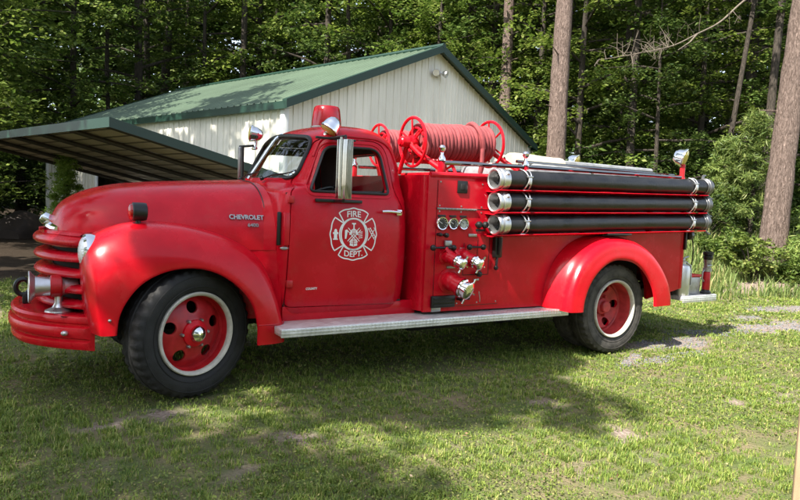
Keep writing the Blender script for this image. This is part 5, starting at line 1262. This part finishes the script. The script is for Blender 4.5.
shrub(gpos(752, 13.0), .95, .55, 'yellow green leafy shrub at the foot of the thick leaning pine', LEAFY, 1)
shrub(gpos(728, 13.9), .7, .6, 'small green shrub behind the tall weeds near the nozzle', LEAFG, 2)
shrub(gpos(800, 12.8), .45, .4, 'low green bush right of the thick pine foot', LEAFG, 4)
shrub(gpos(700, 15.5), 1.3, .9, 'dark leafy bush behind the rear of the truck', LEAFD, 5, n=34)
shrub(gpos(665, 17.5), 1.6, 1.2, 'broad dark bush in the shade above the hose bed', LEAFD, 6, n=40)
shrub(gpos(600, 18.5), 1.6, 1.3, 'wide dark bush right of the tall straight pine', LEAFD, 7, n=40)
# the wood beyond, one mass
def far_woods(name, label, Xr, Zr, n, hmax, size, mt, per=26):
    X = RNG.uniform(*Xr, n); Z = RNG.uniform(*Zr, n); z = hmax*RNG.random(n)**.9; x = CP[0]+X*_r0[0]+Z*_fh[0]; y = CP[1]+X*_r0[1]+Z*_fh[1]
    V, F = mesh_leaves(np.stack([x, y, z+.3], -1), RNG.uniform(.7, 1.5, n), per, size, .45, .4); o = bpy.data.objects.new(name, fastmesh(name, V, F, [mt])); COL.objects.link(o); tag(o, label, 'woods', kind='stuff'); return o
far_woods('far_woods', 'deep green mass of woodland far behind the barn and truck', (-36, 36), (37, 48), 6500, 21, .45, LEAFD, 58)
far_woods('undergrowth', 'dark leafy undergrowth between the trunks of the wood', (4, 24), (19, 32), 900, 3.2, .2, LEAFD, 40)
far_woods('brushwood', 'dark leafy brush in the shade left of the barn', (-22, -13.5), (17, 30), 700, 3.5, .2, LEAFD, 40)
far_woods('woods_opposite', 'wood on the far side of the lawn, facing the truck', (-40, 40), (-30, -20), 2600, 14, .5, LEAFG)
# wooden post at the right foreground edge
q = gp(797, 470); a = at(803, 470, 2.75); m = MB(); m.box((0, 0, .33), (.09, .09, .80), .008); m.box((0, 0, .735), (.10, .10, .012), .004)
PO = m.build('wooden_post', mat('weathered_pine', (.30, .21, .125), .8, var=.15, vscale=5, stretch=(14, 14, 1)), loc=(a[0]+.035, a[1], -.05), rot=(.0, .05, .5))
tag(PO, 'tan wooden post cut by the bottom right corner of the picture', 'post')
# shade trees at the left, beyond the picture, whose crowns dapple the truck and lawn
def shade_tree(x, y, h, base, rad, seed, label, per=34, sprays=8, nl=30, zrot=0.):
    o = make_tree('shade_tree', h, base, rad, .22, nl, sprays, per, .20, LEAFG, DARKBARK, seed=seed); o.location = (x, y, 0); o.rotation_euler.z = zrot; tag(o, label, 'tree'); return o
shade_tree(-11.3, -6.1, 13, 6.0, 3.3, 21, 'broad leafy tree on the lawn left of the camera')
shade_tree(-8.2, -2.2, 12, 7.2, 2.4, 22, 'leafy tree on the lawn ahead of the truck bumper')
shade_tree(-7.0, -4.1, 12.0, 9.8, .95, 23, 'slim tree with a small high crown on the lawn behind the camera', nl=14)
shade_tree(-4.8, 7.0, 14, 5.2, 3.2, 24, 'leafy tree standing left of the carport')
shade_tree(-9.6, 3.2, 13, 5., 3.4, 25, 'leafy tree on the lawn beyond the left picture edge')
# ================================================================== light, sky, camera
w = bpy.data.worlds.new('World'); S.world = w; w.use_nodes = True; nt = w.node_tree; bg = nt.nodes['Background']
sky = nt.nodes.new('ShaderNodeTexSky'); sky.sky_type = 'NISHITA'; sky.sun_disc = False; sky.sun_elevation = math.asin(SUNV.z); sky.sun_rotation = math.atan2(SUNV.x, SUNV.y)
sky.air_density = 1.; sky.dust_density = 1.5; sky.ozone_density = 1.
hs_ = nt.nodes.new('ShaderNodeHueSaturation'); hs_.inputs['Saturation'].default_value = .62; nt.links.new(sky.outputs[0], hs_.inputs['Color']); nt.links.new(hs_.outputs[0], bg.inputs[0]); bg.inputs[1].default_value = .135
sl = bpy.data.lights.new('sun', 'SUN'); sl.energy = 4.8; sl.angle = math.radians(.5); sl.color = (1, .95, .86); so = bpy.data.objects.new('sun', sl); COL.objects.link(so)
so.rotation_euler = SUNV.to_track_quat('Z', 'Y').to_euler(); so.location = SUNV*30
cd_ = bpy.data.cameras.new('camera'); cam = bpy.data.objects.new('camera', cd_); COL.objects.link(cam)
cd_.sensor_width = 36; cd_.lens = FPX/800*36; cd_.clip_end = 1500; cd_.clip_start = .05
cam.matrix_world = Matrix(((_r[0], _u[0], -_f[0], CP[0]), (_r[1], _u[1], -_f[1], CP[1]), (_r[2], _u[2], -_f[2], CP[2]), (0, 0, 0, 1)))
S.camera = cam
S.view_settings.view_transform = 'Standard'; S.view_settings.look = 'None'; S.view_settings.gamma = 1; S.view_settings.exposure = 1.52
S.view_settings.use_curve_mapping = False
S.render.engine = 'CYCLES'; S.cycles.max_bounces = 8; S.cycles.transparent_max_bounces = 8; S.cycles.caustics_reflective = False; S.cycles.caustics_refractive = False
S.cycles.sample_clamp_indirect = 6; S.cycles.use_denoising = True
